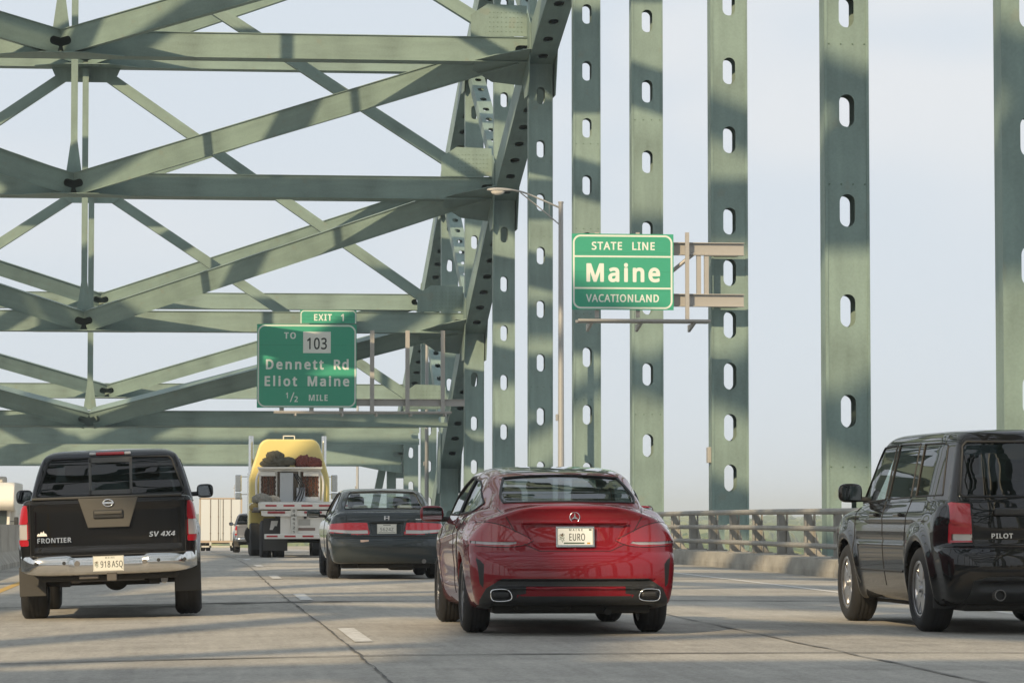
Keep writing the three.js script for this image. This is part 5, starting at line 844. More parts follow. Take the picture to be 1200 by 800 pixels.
// ------------------------------------------------------------------ dark green sedan
{
  const S = { L: 4.81, W: 1.84, H: 1.45, cell: 0.024, trimY: 0.8, trimS: [0.95, 3.9], trimMat: M.headliner };
  const low = gridSD(spline([[[0.25, 0.24], [0.08, 0.26], [0.02, 0.33], [0.0, 0.45], [0.0, 0.56], [0.03, 0.64]], [[0.03, 0.64], [0.07, 0.66], [0.085, 0.78], [0.10, 0.90], [0.13, 1.0], [0.16, 1.045]], [[0.16, 1.045], [0.3, 1.06], [0.8, 1.055], [1.6, 1.0], [3.2, 0.97], [3.9, 0.90], [4.4, 0.80], [4.7, 0.66], [4.8, 0.5], [4.75, 0.28]], [[4.75, 0.28], [4.3, 0.2], [1.0, 0.2], [0.25, 0.24]]]), -0.4, 5.4, 0, 1.7);
  const gh = gridSD(spline([[[0.62, 0.9], [0.66, 1.03], [1.0, 1.22], [1.3, 1.36], [1.55, 1.415], [2.0, 1.445], [2.4, 1.44], [2.75, 1.39], [3.2, 1.18], [3.55, 1.0], [3.65, 0.9]], [[3.65, 0.9], [0.62, 0.9]]]), -0.4, 5.4, 0, 1.8);
  const sec = gridSD(spline([[[-0.6, 0.15], [0.74, 0.18], [0.83, 0.25], [0.875, 0.4], [0.895, 0.58], [0.90, 0.75], [0.885, 0.88], [0.85, 0.96], [0.79, 1.02], [0.68, 1.06], [0.5, 1.09], [-0.6, 1.2]], [[-0.6, 1.2], [-0.6, 0.15]]]), 0, 1.1, -0.1, 1.6);
  const gsec = gridSD(spline([[[-0.6, 0.7], [0.87, 0.85], [0.84, 0.98], [0.77, 1.14], [0.69, 1.29], [0.625, 1.38], [0.52, 1.425], [0.3, 1.442], [-0.6, 1.447]], [[-0.6, 1.447], [-0.6, 0.7]]]), 0, 1.1, 0.2, 1.8);
  const wl = tab([[0, 0.965], [0.5, 0.99], [1, 1], [3.8, 1], [4.3, 0.93], [4.81, 0.8]]), wg = tab([[0.6, 0.86], [1.2, 0.96], [2, 1], [3, 0.99], [3.6, 0.93]]);
  S.f = (ax, s, y) => {
    const t = ax / 0.9, wr = 1 - sstep(0.9, 2.0, s), wf = sstep(2.6, 4.2, s), bow = 0.05 * t * t + 0.13 * Math.pow(t, 8);
    let dl = smax(low(s - bow * wr + 1.5 * bow * wf, y), sec(ax / wl(s), y), 0.05);
    if (s < 0.4) dl += 0.012 * Math.exp(-(((y - 0.66) / 0.018) ** 2)) + 0.02 * sstep(0.36, 0.34, y) * (1 - sstep(0.5, 0.6, ax)) * 0;
    if (s < 0.4) dl += 0.03 * sstep(-0.004, 0.02, -polySD([[-0.1, 0.69], [0.24, 0.69], [0.27, 0.885], [-0.1, 0.885]], ax, y));
    const dg = smax(gh(s - 0.12 * (ax / 0.7) ** 2 * (1 - sstep(1.3, 2, s)) + 0.13 * (ax / 0.7) ** 2 * sstep(2.3, 3.1, s), y), gsec(ax / wg(s), y), 0.06);
    let d = smin(dl, dg, 0.03); for (const sa of [1.04, 3.78]) { const c = Math.max(Math.hypot(s - sa, y - 0.325) - 0.36, 0.6 - ax); d = Math.max(d, -c); } return d;
  };
  const paint = phys(0.026, 0.034, 0.036, 0.5, 0, { clearcoat: 1, clearcoatRoughness: 0.03, specularIntensity: 0.3 });
  const root = thing('green_sedan', 'dark green four-door sedan ahead of the red coupe', 'car');
  const rw = [[-0.60, 1.095], [-0.3, 1.105], [0.3, 1.105], [0.60, 1.095], [0.625, 1.12], [0.535, 1.34], [0.50, 1.365], [0, 1.385], [-0.50, 1.365], [-0.535, 1.34], [-0.625, 1.12]], wind = [[-0.66, 1.01], [0.66, 1.01], [0.54, 1.385], [-0.54, 1.385]];
  const w1 = [[1.15, 1.04], [1.95, 1.02], [1.98, 1.36], [1.6, 1.345], [1.35, 1.24]], w2 = [[2.04, 1.02], [3.22, 0.99], [2.95, 1.19], [2.65, 1.345], [2.4, 1.37], [2.06, 1.365]];
  const tl = [[0.275, 0.705], [0.50, 0.70], [0.92, 0.735], [0.93, 0.80], [0.90, 0.865], [0.60, 0.885], [0.305, 0.885]], tlw = [[0.295, 0.715], [0.55, 0.712], [0.90, 0.745], [0.90, 0.78], [0.55, 0.765], [0.30, 0.77]];
  const regs = []; for (const sd of [-1, 1]) regs.push({ name: 'reverse_lens', mat: M.lensClear, view: 'rear', poly: tlw, side: sd, min: -0.1, maxS: 0.6, cond: x => x * sd > 0, off: 0.01 }, { name: 'tail_light', mat: M.lensBright, view: 'rear', poly: tl, side: sd, min: -0.1, maxS: 0.6, cond: x => x * sd > 0, off: 0.01 });
  regs.push({ name: 'rear_window', mat: M.glassClear, view: 'rear', poly: rw, off: -0.004 }, { name: 'windshield', mat: M.glassClear, view: 'front', poly: wind, off: -0.004 }); for (const sd of [-1, 1]) regs.push({ name: 'side_window', mat: M.glassTint, view: 'side', poly: w1, side: sd, off: -0.005 }, { name: 'side_window', mat: M.glassTint, view: 'side', poly: w2, side: sd, off: -0.005 });
  regs.push({ name: 'trunk_lid', mat: paint, view: 'rear', poly: [[-0.64, 0.69], [0.64, 0.69], [0.66, 1.08], [-0.66, 1.08]], min: 0.3, maxS: 0.5 });
  for (const sd of [-1, 1]) regs.push({ name: 'door', mat: paint, view: 'side', poly: [[2.02, 0.32], [3.2, 0.32], [3.26, 0.98], [2.98, 1.22], [2.65, 1.38], [2.02, 1.40]], side: sd }, { name: 'door', mat: paint, view: 'side', poly: [[1.42, 0.32], [2.0, 0.32], [2.0, 1.40], [1.6, 1.38], [1.1, 1.1], [1.2, 0.9]], side: sd });
  buildBody(S, regs, root, paint);
  const sl = [seam(S, 'rear', rw, 0.012, true), seam(S, 'front', wind, 0.012, true)]; for (const sd of [-1, 1]) for (const w of [w1, w2]) sl.push(seam(S, 'side', w, 0.011, true, sd)); part('window_seal', mg(sl), M.seal, root);
  const gp = [seam(S, 'rear', [[-0.64, 1.03], [-0.62, 0.90]], 0.005), seam(S, 'rear', [[0.64, 1.03], [0.62, 0.90]], 0.005), seam(S, 'rear', [[-0.84, 0.672], [0, 0.672], [0.84, 0.672]], 0.006)]; for (const sd of [-1, 1]) gp.push(seam(S, 'side', [[2.01, 0.34], [2.01, 1.0]], 0.005, false, sd)); part('panel_gap', mg(gp), M.seal, root);
  addWheels(root, S, [1.04, 3.78], 0.322, 0.205, 0.21, 7, 'thin', 0.785);
  addMirrors(root, 1.03, 1.03, S.L / 2 - 3.05, 0.22, 0.14, 0.13, paint, -0.04);
  const pz = hitBody(S, 'rear', 0, 0.79).z; licensePlate(root, 0.0, 0.788, pz + 0.012, plateTex((x, W, H) => { x.fillStyle = '#6a6d62'; x.fillRect(120, 14, 150, 14); x.fillStyle = '#3e4138'; spaced(x, '5624Z', W * 0.5, 138, 92, 270, 'normal'); x.fillStyle = '#7b7f74'; x.fillRect(30, 160, 330, 10); }, '#d8d8cf'));
  { const ez = hitBody(S, 'rear', 0, 0.955).z + 0.004; part('letter_emblem', mg([rb(0.016, 0.06, 0.01, 0.004, -0.028, 0.955, ez).applyMatrix4(new THREE.Matrix4()), rb(0.016, 0.06, 0.01, 0.004, 0.028, 0.955, ez), rb(0.05, 0.014, 0.01, 0.004, 0, 0.955, ez), new THREE.TorusGeometry(0.048, 0.004, 6, 4).rotateZ(Math.PI / 4).scale(1.1, 0.95, 1).translate(0, 0.955, ez)]), M.chrome, root);
    part('trim_badge', mg([rb(0.14, 0.014, 0.006, 0.003, 0.52, 0.935, hitBody(S, 'rear', 0.52, 0.935).z + 0.003)]), M.chrome, root); part('bumper_sticker', mg([rb(0.13, 0.035, 0.004, 0.002, -0.35, 0.60, hitBody(S, 'rear', -0.35, 0.60).z + 0.003)]), std(0.7, 0.5, 0.4, 0.6), root); }
  part('exhaust_tip', mg([cz(0.035, 0.16, 0.58, 0.285, S.L / 2 - 0.12)]), M.brake, root);
  part('underbody', mg([rb(1.4, 0.10, 4.0, 0.03, 0, 0.22, 0), rb(0.9, 0.10, 0.5, 0.05, 0, 0.22, S.L / 2 - 0.5), rb(0.4, 0.1, 0.45, 0.05, 0.25, 0.19, S.L / 2 - 0.6)]), M.underbody, root);
  const seats = []; for (const x of [-0.37, 0.37]) seats.push(...seatGeo(x, S.L / 2 - 2.4, 0.46)); seats.push(rb(1.25, 0.5, 0.16, 0.07, 0, 0.74, S.L / 2 - 1.35), ...[-0.36, 0.36].map(x => rb(0.25, 0.15, 0.09, 0.05, x, 1.09, S.L / 2 - 1.25))); part('seats', mg(seats), M.seatGrey, root);
  part('parcel_shelf', mg([rb(1.2, 0.04, 0.55, 0.02, 0, 1.0, S.L / 2 - 1.05), rb(0.34, 0.05, 0.06, 0.02, 0, 1.04, S.L / 2 - 0.9)]), M.seatGrey, root); part('dashboard', mg([rb(1.36, 0.26, 0.5, 0.1, 0, 0.88, S.L / 2 - 3.2)]), M.seatDark, root);
  place(root, 3.09, 0, 49.2, S.L);
}
// ------------------------------------------------------------------ yellow tractor and its flatbed trailer
const truckTyre = wheelGeo(0.51, 0.27, 0.29, 5, 'wide');
function truckWheel(root, x, z, sd) { const g = new THREE.Group(); g.name = 'wheel'; g.position.set(x, 0.51, z); if (sd > 0) g.rotation.y = Math.PI; root.add(g); part('tyre', truckTyre.tyre, M.rubber, g); part('rim', truckTyre.rim, M.alloy, g); }
{
  const alu = std(0.62, 0.61, 0.58, 0.42, 0.5), aluLight = std(0.74, 0.72, 0.67, 0.5, 0.2);
  const XT = 3.16, ZR = 83, tz = ZR + 6.6, t = thing('flatbed_trailer', 'silver flatbed trailer with red and white reflective tape behind a yellow tractor', 'trailer', [XT, ground(XT, tz), -tz]); const R = 6.6;   // rear face at local z = R
  part('deck', mg([bx(2.58, 0.10, 13.2, 0, 1.47, 0), bx(0.06, 0.20, 13.2, -1.29, 1.40, 0), bx(0.06, 0.20, 13.2, 1.29, 1.40, 0)]), alu, t);
  part('rear_beam', mg([rb(2.60, 0.17, 0.12, 0.02, 0, 1.40, R + 0.02)]), aluLight, t); part('rear_cross_member', mg([bx(2.5, 0.13, 0.10, 0, 1.22, R - 0.02), bx(2.4, 0.02, 0.14, 0, 1.15, R)]), aluLight, t);
  part('rear_panel', mg([bx(2.0, 0.50, 0.04, 0.25, 0.90, R - 0.05)]), aluLight, t); part('underride_guard', mg([rb(2.38, 0.13, 0.10, 0.015, 0.02, 0.61, R + 0.03)]), aluLight, t);
  const red = std(0.42, 0.03, 0.035, 0.4), tape = (x, y, w) => part('reflective_tape', mg([bx(w, 0.045, 0.006, x, y, R + 0.086)]), red, t); for (const x of [-1.0, -0.53, -0.06, 0.40, 0.86]) { tape(x, 1.415, 0.29); tape(x + 0.03, 0.615, 0.29); }
  for (const x of [-0.86, 0.10, 0.90]) part('tail_light', mg([rb(0.46, 0.06, 0.03, 0.012, x, 1.24, R + 0.045)]), std(0.30, 0.03, 0.04, 0.4), t);
  const nt = canvasTex(64, 384, (x, W, H) => { x.fillStyle = '#c9c7bf'; x.fillRect(0, 0, W, H); x.fillStyle = '#4a4944'; x.font = 'bold 56px sans-serif'; x.textAlign = 'center'; [...'049121'].forEach((c, i) => x.fillText(c, W / 2, 56 + i * 62)); });
  part('number_strip', new THREE.PlaneGeometry(0.15, 0.68).translate(-0.40, 1.0, R + 0.07), std(1, 1, 1, 0.5, 0, { map: nt }), t); part('number_post', mg([bx(0.16, 0.70, 0.08, -0.40, 1.0, R + 0.025)]), aluLight, t);
  part('notice_plate', mg([bx(0.30, 0.16, 0.01, -0.12, 0.98, R - 0.02)]), std(0.4, 0.39, 0.36, 0.6), t); part('brown_plate', mg([bx(0.44, 0.07, 0.01, -0.06, 0.80, R - 0.02)]), std(0.20, 0.14, 0.12, 0.6), t); part('light_box', mg([rb(0.07, 0.07, 0.05, 0.01, -0.10, 1.11, R)]), M.blackPlastic, t);
  for (const q of [-1, 1]) { const f = part('mud_flap', mg([rb(0.64, 0.86, 0.015, 0.006, q * 0.87, 0.66, R - 0.42)]), std(0.055, 0.053, 0.05, 0.7), t); const s = new THREE.Shape(); s.moveTo(-0.10, 0); s.lineTo(-0.02, 0); s.lineTo(0.03, 0.10); s.lineTo(0.09, 0.10); s.lineTo(0.12, 0.24); s.lineTo(-0.06, 0.24); s.closePath(); part('flap_decal', mg([new THREE.ExtrudeGeometry(s, { depth: 0.004, bevelEnabled: false }).translate(q * 0.87 - 0.05, 0.78, R - 0.412)]), M.white, f); }
  for (const z of [R - 1.0, R - 2.25]) for (const q of [-1, 1]) { truckWheel(t, q * 1.10, z, q); truckWheel(t, q * 0.76, z, q); }
  part('frame_beam', mg([bx(0.16, 0.5, 12.6, -0.45, 1.15, 0), bx(0.16, 0.5, 12.6, 0.45, 1.15, 0), cx(0.07, 2.2, 0, 0.51, R - 1.0), cx(0.07, 2.2, 0, 0.51, R - 2.25)]), M.underbody, t);
  part('strap_winch', mg([cx(0.07, 0.18, -1.36, 1.30, R - 0.5), cx(0.07, 0.18, -1.36, 1.30, R - 1.4), cx(0.07, 0.18, -1.36, 1.30, R - 2.4)]), M.brake, t);
  // tractor
  const XC = 3.06, ZC = 96.2, cz0 = ZC + 3.2, c = thing('yellow_tractor_truck', 'yellow sleeper cab tractor with chrome exhaust stacks and loaded headache rack', 'truck', [XC, ground(XC, cz0), -cz0]), B = 3.2;
  const yellow = phys(0.72, 0.59, 0.20, 0.4, 0, { clearcoat: 0.8, clearcoatRoughness: 0.08 });
  const sh = new THREE.Shape(); sh.moveTo(-1.17, 0.9); sh.lineTo(1.17, 0.9); sh.lineTo(1.16, 2.35); sh.lineTo(1.06, 2.72); sh.lineTo(0.86, 3.35); sh.quadraticCurveTo(0.80, 3.48, 0.66, 3.50); sh.lineTo(-0.66, 3.50); sh.quadraticCurveTo(-0.80, 3.48, -0.86, 3.35); sh.lineTo(-1.06, 2.72); sh.lineTo(-1.16, 2.35); sh.closePath();
  part('sleeper', mg([new THREE.ExtrudeGeometry(sh, { depth: 1.7, bevelEnabled: true, bevelSize: 0.06, bevelThickness: 0.08, bevelSegments: 4, curveSegments: 8 }).translate(0, 0, B - 1.78)]), yellow, c);
  const cb = new THREE.Shape(); cb.moveTo(-1.15, 0.9); cb.lineTo(1.15, 0.9); cb.lineTo(1.12, 2.3); cb.lineTo(0.9, 2.95); cb.lineTo(-0.9, 2.95); cb.lineTo(-1.12, 2.3); cb.closePath();
  part('cab', mg([new THREE.ExtrudeGeometry(cb, { depth: 1.5, bevelEnabled: true, bevelSize: 0.05, bevelThickness: 0.08, bevelSegments: 3 }).translate(0, 0, B - 3.45), rb(1.7, 1.0, 1.8, 0.15, 0, 1.45, B - 4.3)]), yellow, c);
  part('windshield', mg([bx(1.9, 0.75, 0.02).rotateX(0.2).translate(0, 2.55, B - 3.56)]), M.glassTint, c);
  for (const q of [-1, 1]) { part('exhaust_stack', mg([cy(0.075, 0.075, 2.9, q * 1.13, 2.25, B - 1.92, 18), cy(0.11, 0.11, 1.3, q * 1.13, 1.9, B - 1.92, 18)]), M.chrome, c); const mi = new THREE.Group(); mi.name = 'side_mirror'; mi.position.set(q * 1.50, 2.15, B - 2.9); c.add(mi); part('housing', mg([rb(0.20, 0.52, 0.10, 0.03, 0, 0.1, 0), rb(0.20, 0.20, 0.10, 0.03, 0, -0.30, 0)]), M.chromeSatin, mi); part('bracket', mg([bx(0.3, 0.03, 0.03, -q * 0.18, 0.30, 0), bx(0.3, 0.03, 0.03, -q * 0.18, -0.25, 0)]), M.chromeSatin, mi); }
  part('roof_marker', mg([bx(0.36, 0.03, 0.03, 0, 3.67, B - 0.6), bx(0.03, 0.14, 0.03, -0.17, 3.60, B - 0.6), bx(0.03, 0.14, 0.03, 0.17, 3.60, B - 0.6)]), aluLight, c);
  part('chassis', mg([bx(0.25, 0.30, 7, -0.42, 0.85, 0.6), bx(0.25, 0.30, 7, 0.42, 0.85, 0.6), cz(0.33, 1.4, -1.0, 0.65, B - 1.4), cz(0.33, 1.4, 1.0, 0.65, B - 1.4)]), M.underbody, c);
  part('fifth_wheel', mg([rb(0.9, 0.12, 0.9, 0.05, 0, 1.08, B + 1.2)]), M.brake, c);
  for (const z of [B + 0.75, B + 2.05]) for (const q of [-1, 1]) { truckWheel(c, q * 1.08, z, q); truckWheel(c, q * 0.74, z, q); } for (const q of [-1, 1]) truckWheel(c, q * 1.02, B - 4.1, q);
  for (const q of [-1, 1]) part('mud_flap', mg([rb(0.62, 0.75, 0.015, 0.006, q * 0.9, 0.62, B + 2.75)]), M.blackPlastic, c);
  // headache rack: bright frame, boards, tool box, hanging chains
  const z0 = B + 0.30, rk = []; for (const x of [-0.92, -0.42, 0.30, 0.92].map(v => v * 0.97)) rk.push(bx(0.06, 1.12, 0.06, x, 2.15, z0)); rk.push(bx(1.9, 0.10, 0.08, 0, 2.62, z0), bx(1.9, 0.10, 0.08, 0, 1.66, z0), bx(1.95, 0.05, 0.5, 0, 2.68, z0 + 0.1)); for (const q of [-1, 1]) rk.push(tube([new THREE.Vector3(q * 0.98, 1.5, z0), new THREE.Vector3(q * 1.0, 2.35, z0), new THREE.Vector3(q * 0.86, 2.66, z0)], 0.035, 12, 8)); const rack = part('headache_rack', mg(rk), aluLight, c);
  for (const [y, x] of [[2.50, -0.66], [2.50, 0.64], [1.74, -0.66], [1.74, 0.64]]) part('rack_board', mg([bx(0.46, 0.13, 0.03, x, y, z0 + 0.09)]), M.white, rack);
  for (let k = 0; k < 3; k++) part('air_hose', mg([tube([new THREE.Vector3(0.12 + 0.05 * k, 2.5, z0 + 0.2), new THREE.Vector3(0.30 + 0.06 * k, 2.1, z0 + 0.34), new THREE.Vector3(0.10 + 0.1 * k, 1.6, z0 + 0.8)], 0.02, 16, 6)]), M.rubber, rack);
  part('rack_panel', mg([bx(1.84, 0.92, 0.02, 0, 2.14, z0 - 0.10)]), std(0.30, 0.25, 0.20, 0.7), rack); part('tool_box', mg([rb(0.40, 0.92, 0.22, 0.02, -0.10, 2.08, z0 + 0.14)]), std(0.42, 0.44, 0.46, 0.35, 0.7), rack); part('tool_box', mg([rb(0.26, 0.46, 0.20, 0.02, 0.33, 1.86, z0 + 0.12)]), std(0.40, 0.42, 0.46, 0.35, 0.7), rack);
  const rust = std(0.17, 0.075, 0.045, 0.85, 0.2), rustDark = std(0.09, 0.055, 0.04, 0.85, 0.2);
  for (let i = 0; i < 15; i++) { const x = i < 7 ? -0.84 + i * 0.065 : 0.47 + (i - 8) * 0.062; if (x > 0.9) continue; const pts = []; const len = rr(0.55, 0.85); for (let k = 0; k <= 16; k++) pts.push(new THREE.Vector3(x + 0.016 * Math.sin(k * 2.1 + i), 2.56 - len * k / 16, z0 + 0.06 + 0.014 * Math.cos(k * 2.1 + i))); part('hanging_chain', mg([tube(pts, 0.022, 40, 5)]), i % 3 ? rust : rustDark, rack); }
  const blob = (a, b, d, amp, f, k) => { const g = new THREE.IcosahedronGeometry(1, 14), p = g.attributes.position; for (let i = 0; i < p.count; i++) { const x = p.getX(i), y = p.getY(i), z = p.getZ(i); const n = fbm(x * f + k, y * f + z * f * 0.7 + k * 3, 4) - 0.5, rg = Math.abs(Math.sin(x * f * 2.3 + y * 3 + k)); const s = 1 + amp * n * 2 + amp * 0.35 * rg; p.setXYZ(i, x * a * s, Math.max(y, -0.6) * b * s, z * d * s); } g.computeVertexNormals(); return g; };
  const tp = (name, x, y, label, cat, geos, mat) => { const o = thing(name, label, cat, [XC + x, ground(XC, cz0) + y, -cz0 + z0 + 0.1]); for (const [n, g] of geos) part(n, mg([g]), mat, o); return o; };
  tp('tarp_bundle', -0.42, 2.84, 'olive brown tarp rolled up on the rack behind the yellow cab', 'tarp', [['folded_tarp', blob(0.46, 0.20, 0.24, 0.2, 2.6, 1.3)], ['tarp_roll', blob(0.27, 0.19, 0.2, 0.2, 2.6, 7).translate(-0.02, 0.17, 0)], ['tarp_roll', blob(0.25, 0.16, 0.2, 0.12, 1.8, 4).translate(0.34, 0.02, 0.03)]], std(0.085, 0.078, 0.055, 0.9));
  tp('red_strap_pile', 0.43, 2.84, 'heap of dark red cargo straps on the rack behind the yellow cab', 'straps', [['strap_coil', blob(0.27, 0.21, 0.22, 0.28, 4, 2)], ['strap_coil', blob(0.28, 0.19, 0.22, 0.28, 4, 9).translate(0.26, -0.03, 0.02)]], std(0.15, 0.04, 0.032, 0.9));
  { const o = thing('strap_roll_heap', 'grey heap of rolled straps at the left edge of the flatbed', 'straps', [XT - 1.22, ground(XT, ZR + 1.0) + 1.52, -(ZR + 1.0)]); part('strap_roll', mg([blob(0.26, 0.17, 0.3, 0.16, 2.4, 5)]), std(0.20, 0.19, 0.16, 0.9), o); part('strap_roll', mg([blob(0.20, 0.15, 0.25, 0.16, 2.4, 8).translate(0.30, -0.03, -0.2)]), std(0.26, 0.24, 0.20, 0.9), o); part('strap_roll', mg([blob(0.16, 0.12, 0.2, 0.16, 2.4, 3).translate(-0.16, -0.2, 0.1)]), std(0.30, 0.22, 0.08, 0.9), o); }
}
// ------------------------------------------------------------------ far box truck
{
  const Z = 192, X = 1.97, L = 8, t = thing('white_box_truck', 'cream white box truck far ahead with closed rear doors', 'truck', [X, ground(X, Z + L / 2), -(Z + L / 2)]), B = L / 2, cream = std(0.58, 0.60, 0.60, 0.5), seamM = std(0.18, 0.15, 0.12, 0.6);
  part('cargo_box', mg([rb(2.58, 2.72, L, 0.04, 0, 1.88, 0)]), cream, t); part('rear_frame', mg([bx(2.58, 0.08, 0.05, 0, 3.20, B + 0.01), bx(0.07, 2.72, 0.05, -1.255, 1.88, B + 0.01), bx(0.07, 2.72, 0.05, 1.255, 1.88, B + 0.01), bx(2.58, 0.14, 0.05, 0, 0.60, B + 0.01)]), std(0.42, 0.33, 0.24, 0.6), t);
  for (const q of [-1, 1]) { const d = part('rear_door', mg([rb(1.16, 2.48, 0.04, 0.01, q * 0.60, 1.90, B + 0.02)]), cream, t); for (const x of [q * 0.14, q * 0.62]) part('lock_rod', mg([cy(0.022, 0.022, 2.5, x, 1.90, B + 0.06, 8), bx(0.07, 0.05, 0.04, x, 1.1, B + 0.06), bx(0.07, 0.05, 0.04, x, 2.1, B + 0.06)]), seamM, d); }
  part('bumper', mg([bx(2.3, 0.10, 0.10, 0, 0.30, B), bx(0.12, 0.34, 0.1, -0.62, 0.42, B), bx(0.12, 0.34, 0.1, 0.62, 0.42, B)]), std(0.5, 0.48, 0.42, 0.6), t);
  for (const q of [-1, 1]) for (const x of [1.06, 0.74]) truckWheel(t, q * x, B - 1.6, q); for (const q of [-1, 1]) truckWheel(t, q * 1.0, -B + 0.4, q); part('frame', mg([bx(1.0, 0.3, L, 0, 0.62, 0)]), M.underbody, t); part('cab', mg([rb(2.2, 1.9, 1.8, 0.2, 0, 1.4, -B - 0.95)]), cream, t);
  part('antenna', mg([cy(0.02, 0.02, 0.9, 0.86, 3.6, B - 3, 6), bx(0.03, 0.22, 0.03, 0.95, 3.95, B - 3), bx(0.2, 0.03, 0.03, 0.86, 3.85, B - 3)]), M.galv, t);
}
// ------------------------------------------------------------------ silver pickup beyond the flatbed
{
  const src = scene.getObjectByName('black_pickup_truck'), c = src.clone(); c.name = 'silver_pickup_truck'; c.userData = { label: 'silver grey pickup truck mostly hidden behind the flatbed trailer', category: 'pickup truck' };
  const drop = []; const silver = phys(0.20, 0.21, 0.24, 0.35, 0.4, { clearcoat: 1, clearcoatRoughness: 0.04 }); c.children.forEach(m => { if (['model_badge', 'trim_badge', 'ring_emblem', 'license_plate', 'skyline_decal'].includes(m.name)) drop.push(m); if (['body', 'tailgate', 'door'].includes(m.name)) m.material = silver; }); drop.forEach(m => c.remove(m)); scene.add(c); place(c, 2.95, 0, 140, 5.22, 0);
}
// ------------------------------------------------------------------ oncoming motorhome
{
  const Z = 130, X = -8.25, t = thing('white_motorhome', 'white motorhome coming the other way beyond the median barrier', 'motorhome', [X, ground(X, Z + 3.5), -(Z + 3.5)]), F = 3.5, wh = std(0.74, 0.71, 0.64, 0.45);
  const s = new THREE.Shape(); s.moveTo(-3.4, 0.55); s.lineTo(1.6, 0.5); s.lineTo(2.0, 1.0); s.lineTo(1.95, 1.95); s.lineTo(2.9, 2.05); s.quadraticCurveTo(3.3, 2.15, 3.15, 2.5); s.quadraticCurveTo(2.9, 2.98, 2.4, 3.05); s.lineTo(-3.3, 3.05); s.quadraticCurveTo(-3.45, 3.0, -3.45, 2.8); s.closePath();
  part('coach_body', mg([new THREE.ExtrudeGeometry(s, { depth: 2.26, bevelEnabled: true, bevelSize: 0.05, bevelThickness: 0.06, bevelSegments: 3 }).translate(0, 0, -1.13).rotateY(-Math.PI / 2)]), wh, t);
  const h = new THREE.Shape(); h.moveTo(1.8, 0.45); h.lineTo(3.55, 0.45); h.lineTo(3.6, 0.95); h.lineTo(3.35, 1.18); h.lineTo(2.75, 1.28); h.lineTo(2.2, 2.0); h.lineTo(1.8, 2.0); h.closePath(); part('cab', mg([new THREE.ExtrudeGeometry(h, { depth: 1.86, bevelEnabled: true, bevelSize: 0.05, bevelThickness: 0.06, bevelSegments: 3 }).translate(0, 0, -0.93).rotateY(-Math.PI / 2)]), wh, t);
  part('windshield', mg([bx(1.70, 0.82, 0.02).rotateX(-0.62).translate(0, 1.64, 2.58)]), phys(0.03, 0.045, 0.05, 0.03, 0, { clearcoat: 1 }), t); part('grille', mg([rb(1.1, 0.30, 0.06, 0.03, 0, 0.82, 3.63)]), M.blackPlastic, t); part('bumper', mg([rb(1.95, 0.2, 0.15, 0.05, 0, 0.48, 3.62)]), M.chromeSatin, t);
  for (const q of [-1, 1]) { part('headlight', mg([rb(0.3, 0.2, 0.06, 0.04, q * 0.78, 0.85, 3.63)]), M.lensClear, t); part('turn_lamp', mg([rb(0.14, 0.12, 0.06, 0.03, q * 0.9, 1.02, 3.5)]), M.lensAmber, t); part('side_mirror', mg([rb(0.18, 0.36, 0.1, 0.04, q * 1.24, 1.5, 2.4), bx(0.3, 0.03, 0.03, q * 1.05, 1.5, 2.4)]), M.blackPlastic, t); truckSmall(t, q * 0.95, 2.75, q); truckSmall(t, q * 0.95, -1.8, q); }
  part('roof_air_conditioner', mg([rb(0.75, 0.28, 0.95, 0.08, 0.35, 3.22, 0.6), rb(0.5, 0.14, 0.4, 0.05, 0.4, 3.16, 1.7)]), std(0.5, 0.46, 0.40, 0.7), t);
}
function truckSmall(root, x, z, sd) { const g = new THREE.Group(); g.name = 'wheel'; g.position.set(x, 0.38, z); g.scale.setScalar(0.745); if (sd > 0) g.rotation.y = Math.PI; root.add(g); part('tyre', truckTyre.tyre, M.rubber, g); part('rim', truckTyre.rim, M.alloy, g); }
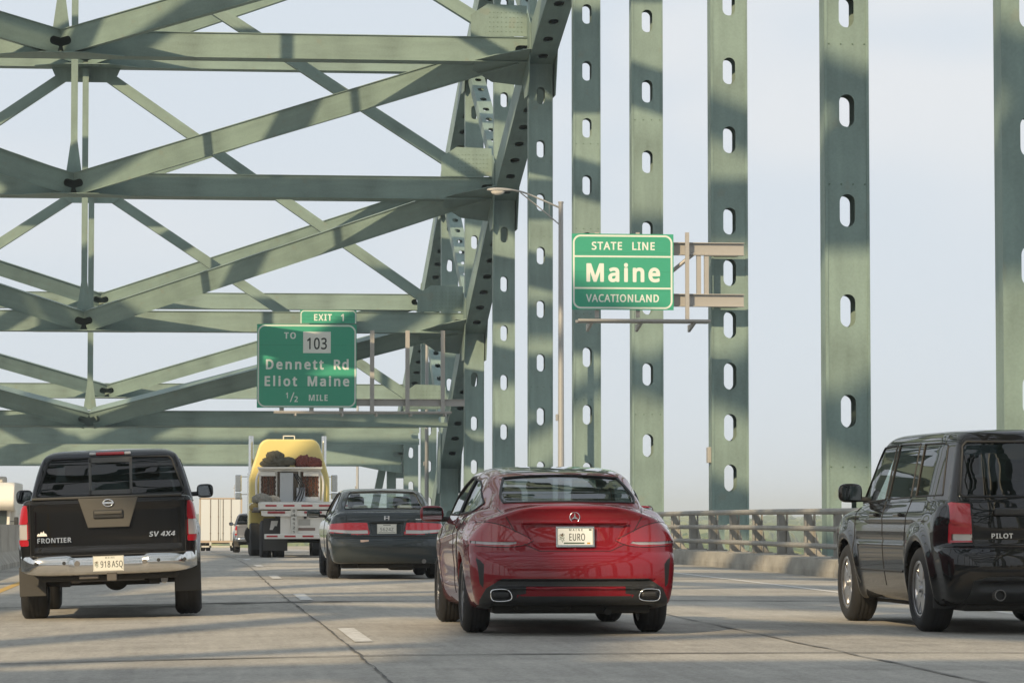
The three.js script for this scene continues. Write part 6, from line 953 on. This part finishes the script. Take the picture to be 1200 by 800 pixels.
// ------------------------------------------------------------------ driver of the green sedan
{
  const car = scene.getObjectByName('green_sedan'), L = 4.81;
  const cap = (p, a, b, ra, rb2) => { const abx = b[0] - a[0], aby = b[1] - a[1], abz = b[2] - a[2], t = clamp(((p[0] - a[0]) * abx + (p[1] - a[1]) * aby + (p[2] - a[2]) * abz) / (abx * abx + aby * aby + abz * abz), 0, 1); return Math.hypot(p[0] - a[0] - abx * t, p[1] - a[1] - aby * t, p[2] - a[2] - abz * t) - lerp(ra, rb2, t); };
  const ell = (p, c, r) => { const q = Math.hypot((p[0] - c[0]) / r[0], (p[1] - c[1]) / r[1], (p[2] - c[2]) / r[2]); return (q - 1) * Math.min(...r); };
  // seated, facing -z; hips at the origin
  const J = []; for (const q of [-1, 1]) { J.push([[q * 0.17, 0.47, 0.02], [q * 0.24, 0.26, -0.14], 0.055, 0.045], [[q * 0.24, 0.26, -0.14], [q * 0.15, 0.36, -0.40], 0.044, 0.034], [[q * 0.09, 0.02, 0], [q * 0.12, 0.08, -0.42], 0.085, 0.062], [[q * 0.12, 0.08, -0.42], [q * 0.12, -0.28, -0.62], 0.058, 0.042]); J.push([[q * 0.15, 0.36, -0.40], [q * 0.14, 0.385, -0.455], 0.036, 0.030]); for (let k = 0; k < 4; k++) J.push([[q * (0.155 - 0.018 * k), 0.40, -0.46], [q * (0.15 - 0.018 * k), 0.385, -0.52 + 0.006 * Math.abs(k - 1)], 0.010, 0.008]); J.push([[q * 0.125, 0.37, -0.43], [q * 0.10, 0.40, -0.47], 0.012, 0.009]); }
  const f = (x, y, z) => { const p = [x, y, z]; let d = smin(ell(p, [0, 0.30, 0.02], [0.19, 0.28, 0.12]), ell(p, [0, 0.05, 0.0], [0.18, 0.13, 0.14]), 0.08); d = smin(d, cap(p, [0, 0.48, 0.02], [0, 0.60, 0.0], 0.06, 0.055), 0.05); let h = ell(p, [0, 0.71, -0.015], [0.076, 0.115, 0.098]); h = smin(h, ell(p, [0, 0.645, -0.055], [0.05, 0.05, 0.05]), 0.03); h = smin(h, cap(p, [0, 0.715, -0.105], [0, 0.685, -0.122], 0.008, 0.014), 0.015); for (const q of [-1, 1]) h = smin(h, ell(p, [q * 0.078, 0.70, 0.0], [0.012, 0.032, 0.02]), 0.008); d = smin(d, h, 0.02); for (const [a, b, r, s] of J) d = smin(d, cap(p, a, b, r, s), r < 0.02 ? 0.006 : 0.03); return d; };
  const hairF = (x, y, z) => Math.max(ell([x, y, z], [0, 0.735, 0.005], [0.088, 0.108, 0.108]), -(ell([x, y, z], [0, 0.66, -0.10], [0.075, 0.11, 0.07]))); 
  const mesh = (fn, lo, hi, h) => { const { P, Q } = surfaceNet(fn, lo, hi, h), N = [], I = []; for (let i = 0; i < P.length; i += 3) { const g = gradOf(fn, P[i], P[i + 1], P[i + 2]), q = Math.hypot(...g) || 1; N.push(g[0] / q, g[1] / q, g[2] / q); } for (const [a, b, c, d] of Q) I.push(a, b, c, a, c, d); const g = new THREE.BufferGeometry(); g.setAttribute('position', new THREE.Float32BufferAttribute(P, 3)); g.setAttribute('normal', new THREE.Float32BufferAttribute(N, 3)); g.setIndex(I); return metreUV(g); };
  const o = thing('person', 'driver with dark hair seen through the rear window of the green sedan', 'person'); const p0 = new THREE.Vector3(-0.37, 0.56, L / 2 - 2.52); car.updateMatrixWorld(true); o.position.copy(p0.applyMatrix4(car.matrixWorld));
  const g = mesh(f, [-0.34, -0.36, -0.72], [0.34, 0.86, 0.2], 0.011), cl = []; { const p = g.attributes.position; for (let i = 0; i < p.count; i++) { const y = p.getY(i), z = p.getZ(i); const skin = (y > 0.545 && z > -0.2) || z < -0.30 && y > 0.3; cl.push(...(skin ? [0.42, 0.26, 0.19] : y < 0.14 ? [0.03, 0.035, 0.06] : [0.10, 0.12, 0.16])); } g.setAttribute('color', new THREE.Float32BufferAttribute(cl, 3)); }
  part('figure', g, std(1, 1, 1, 0.75, 0, { vertexColors: true }), o); part('hair', mesh(hairF, [-0.11, 0.58, -0.14], [0.11, 0.86, 0.14], 0.009), std(0.015, 0.011, 0.009, 0.6), o);
}
shadows(scene);
renderer.render(scene, camera);
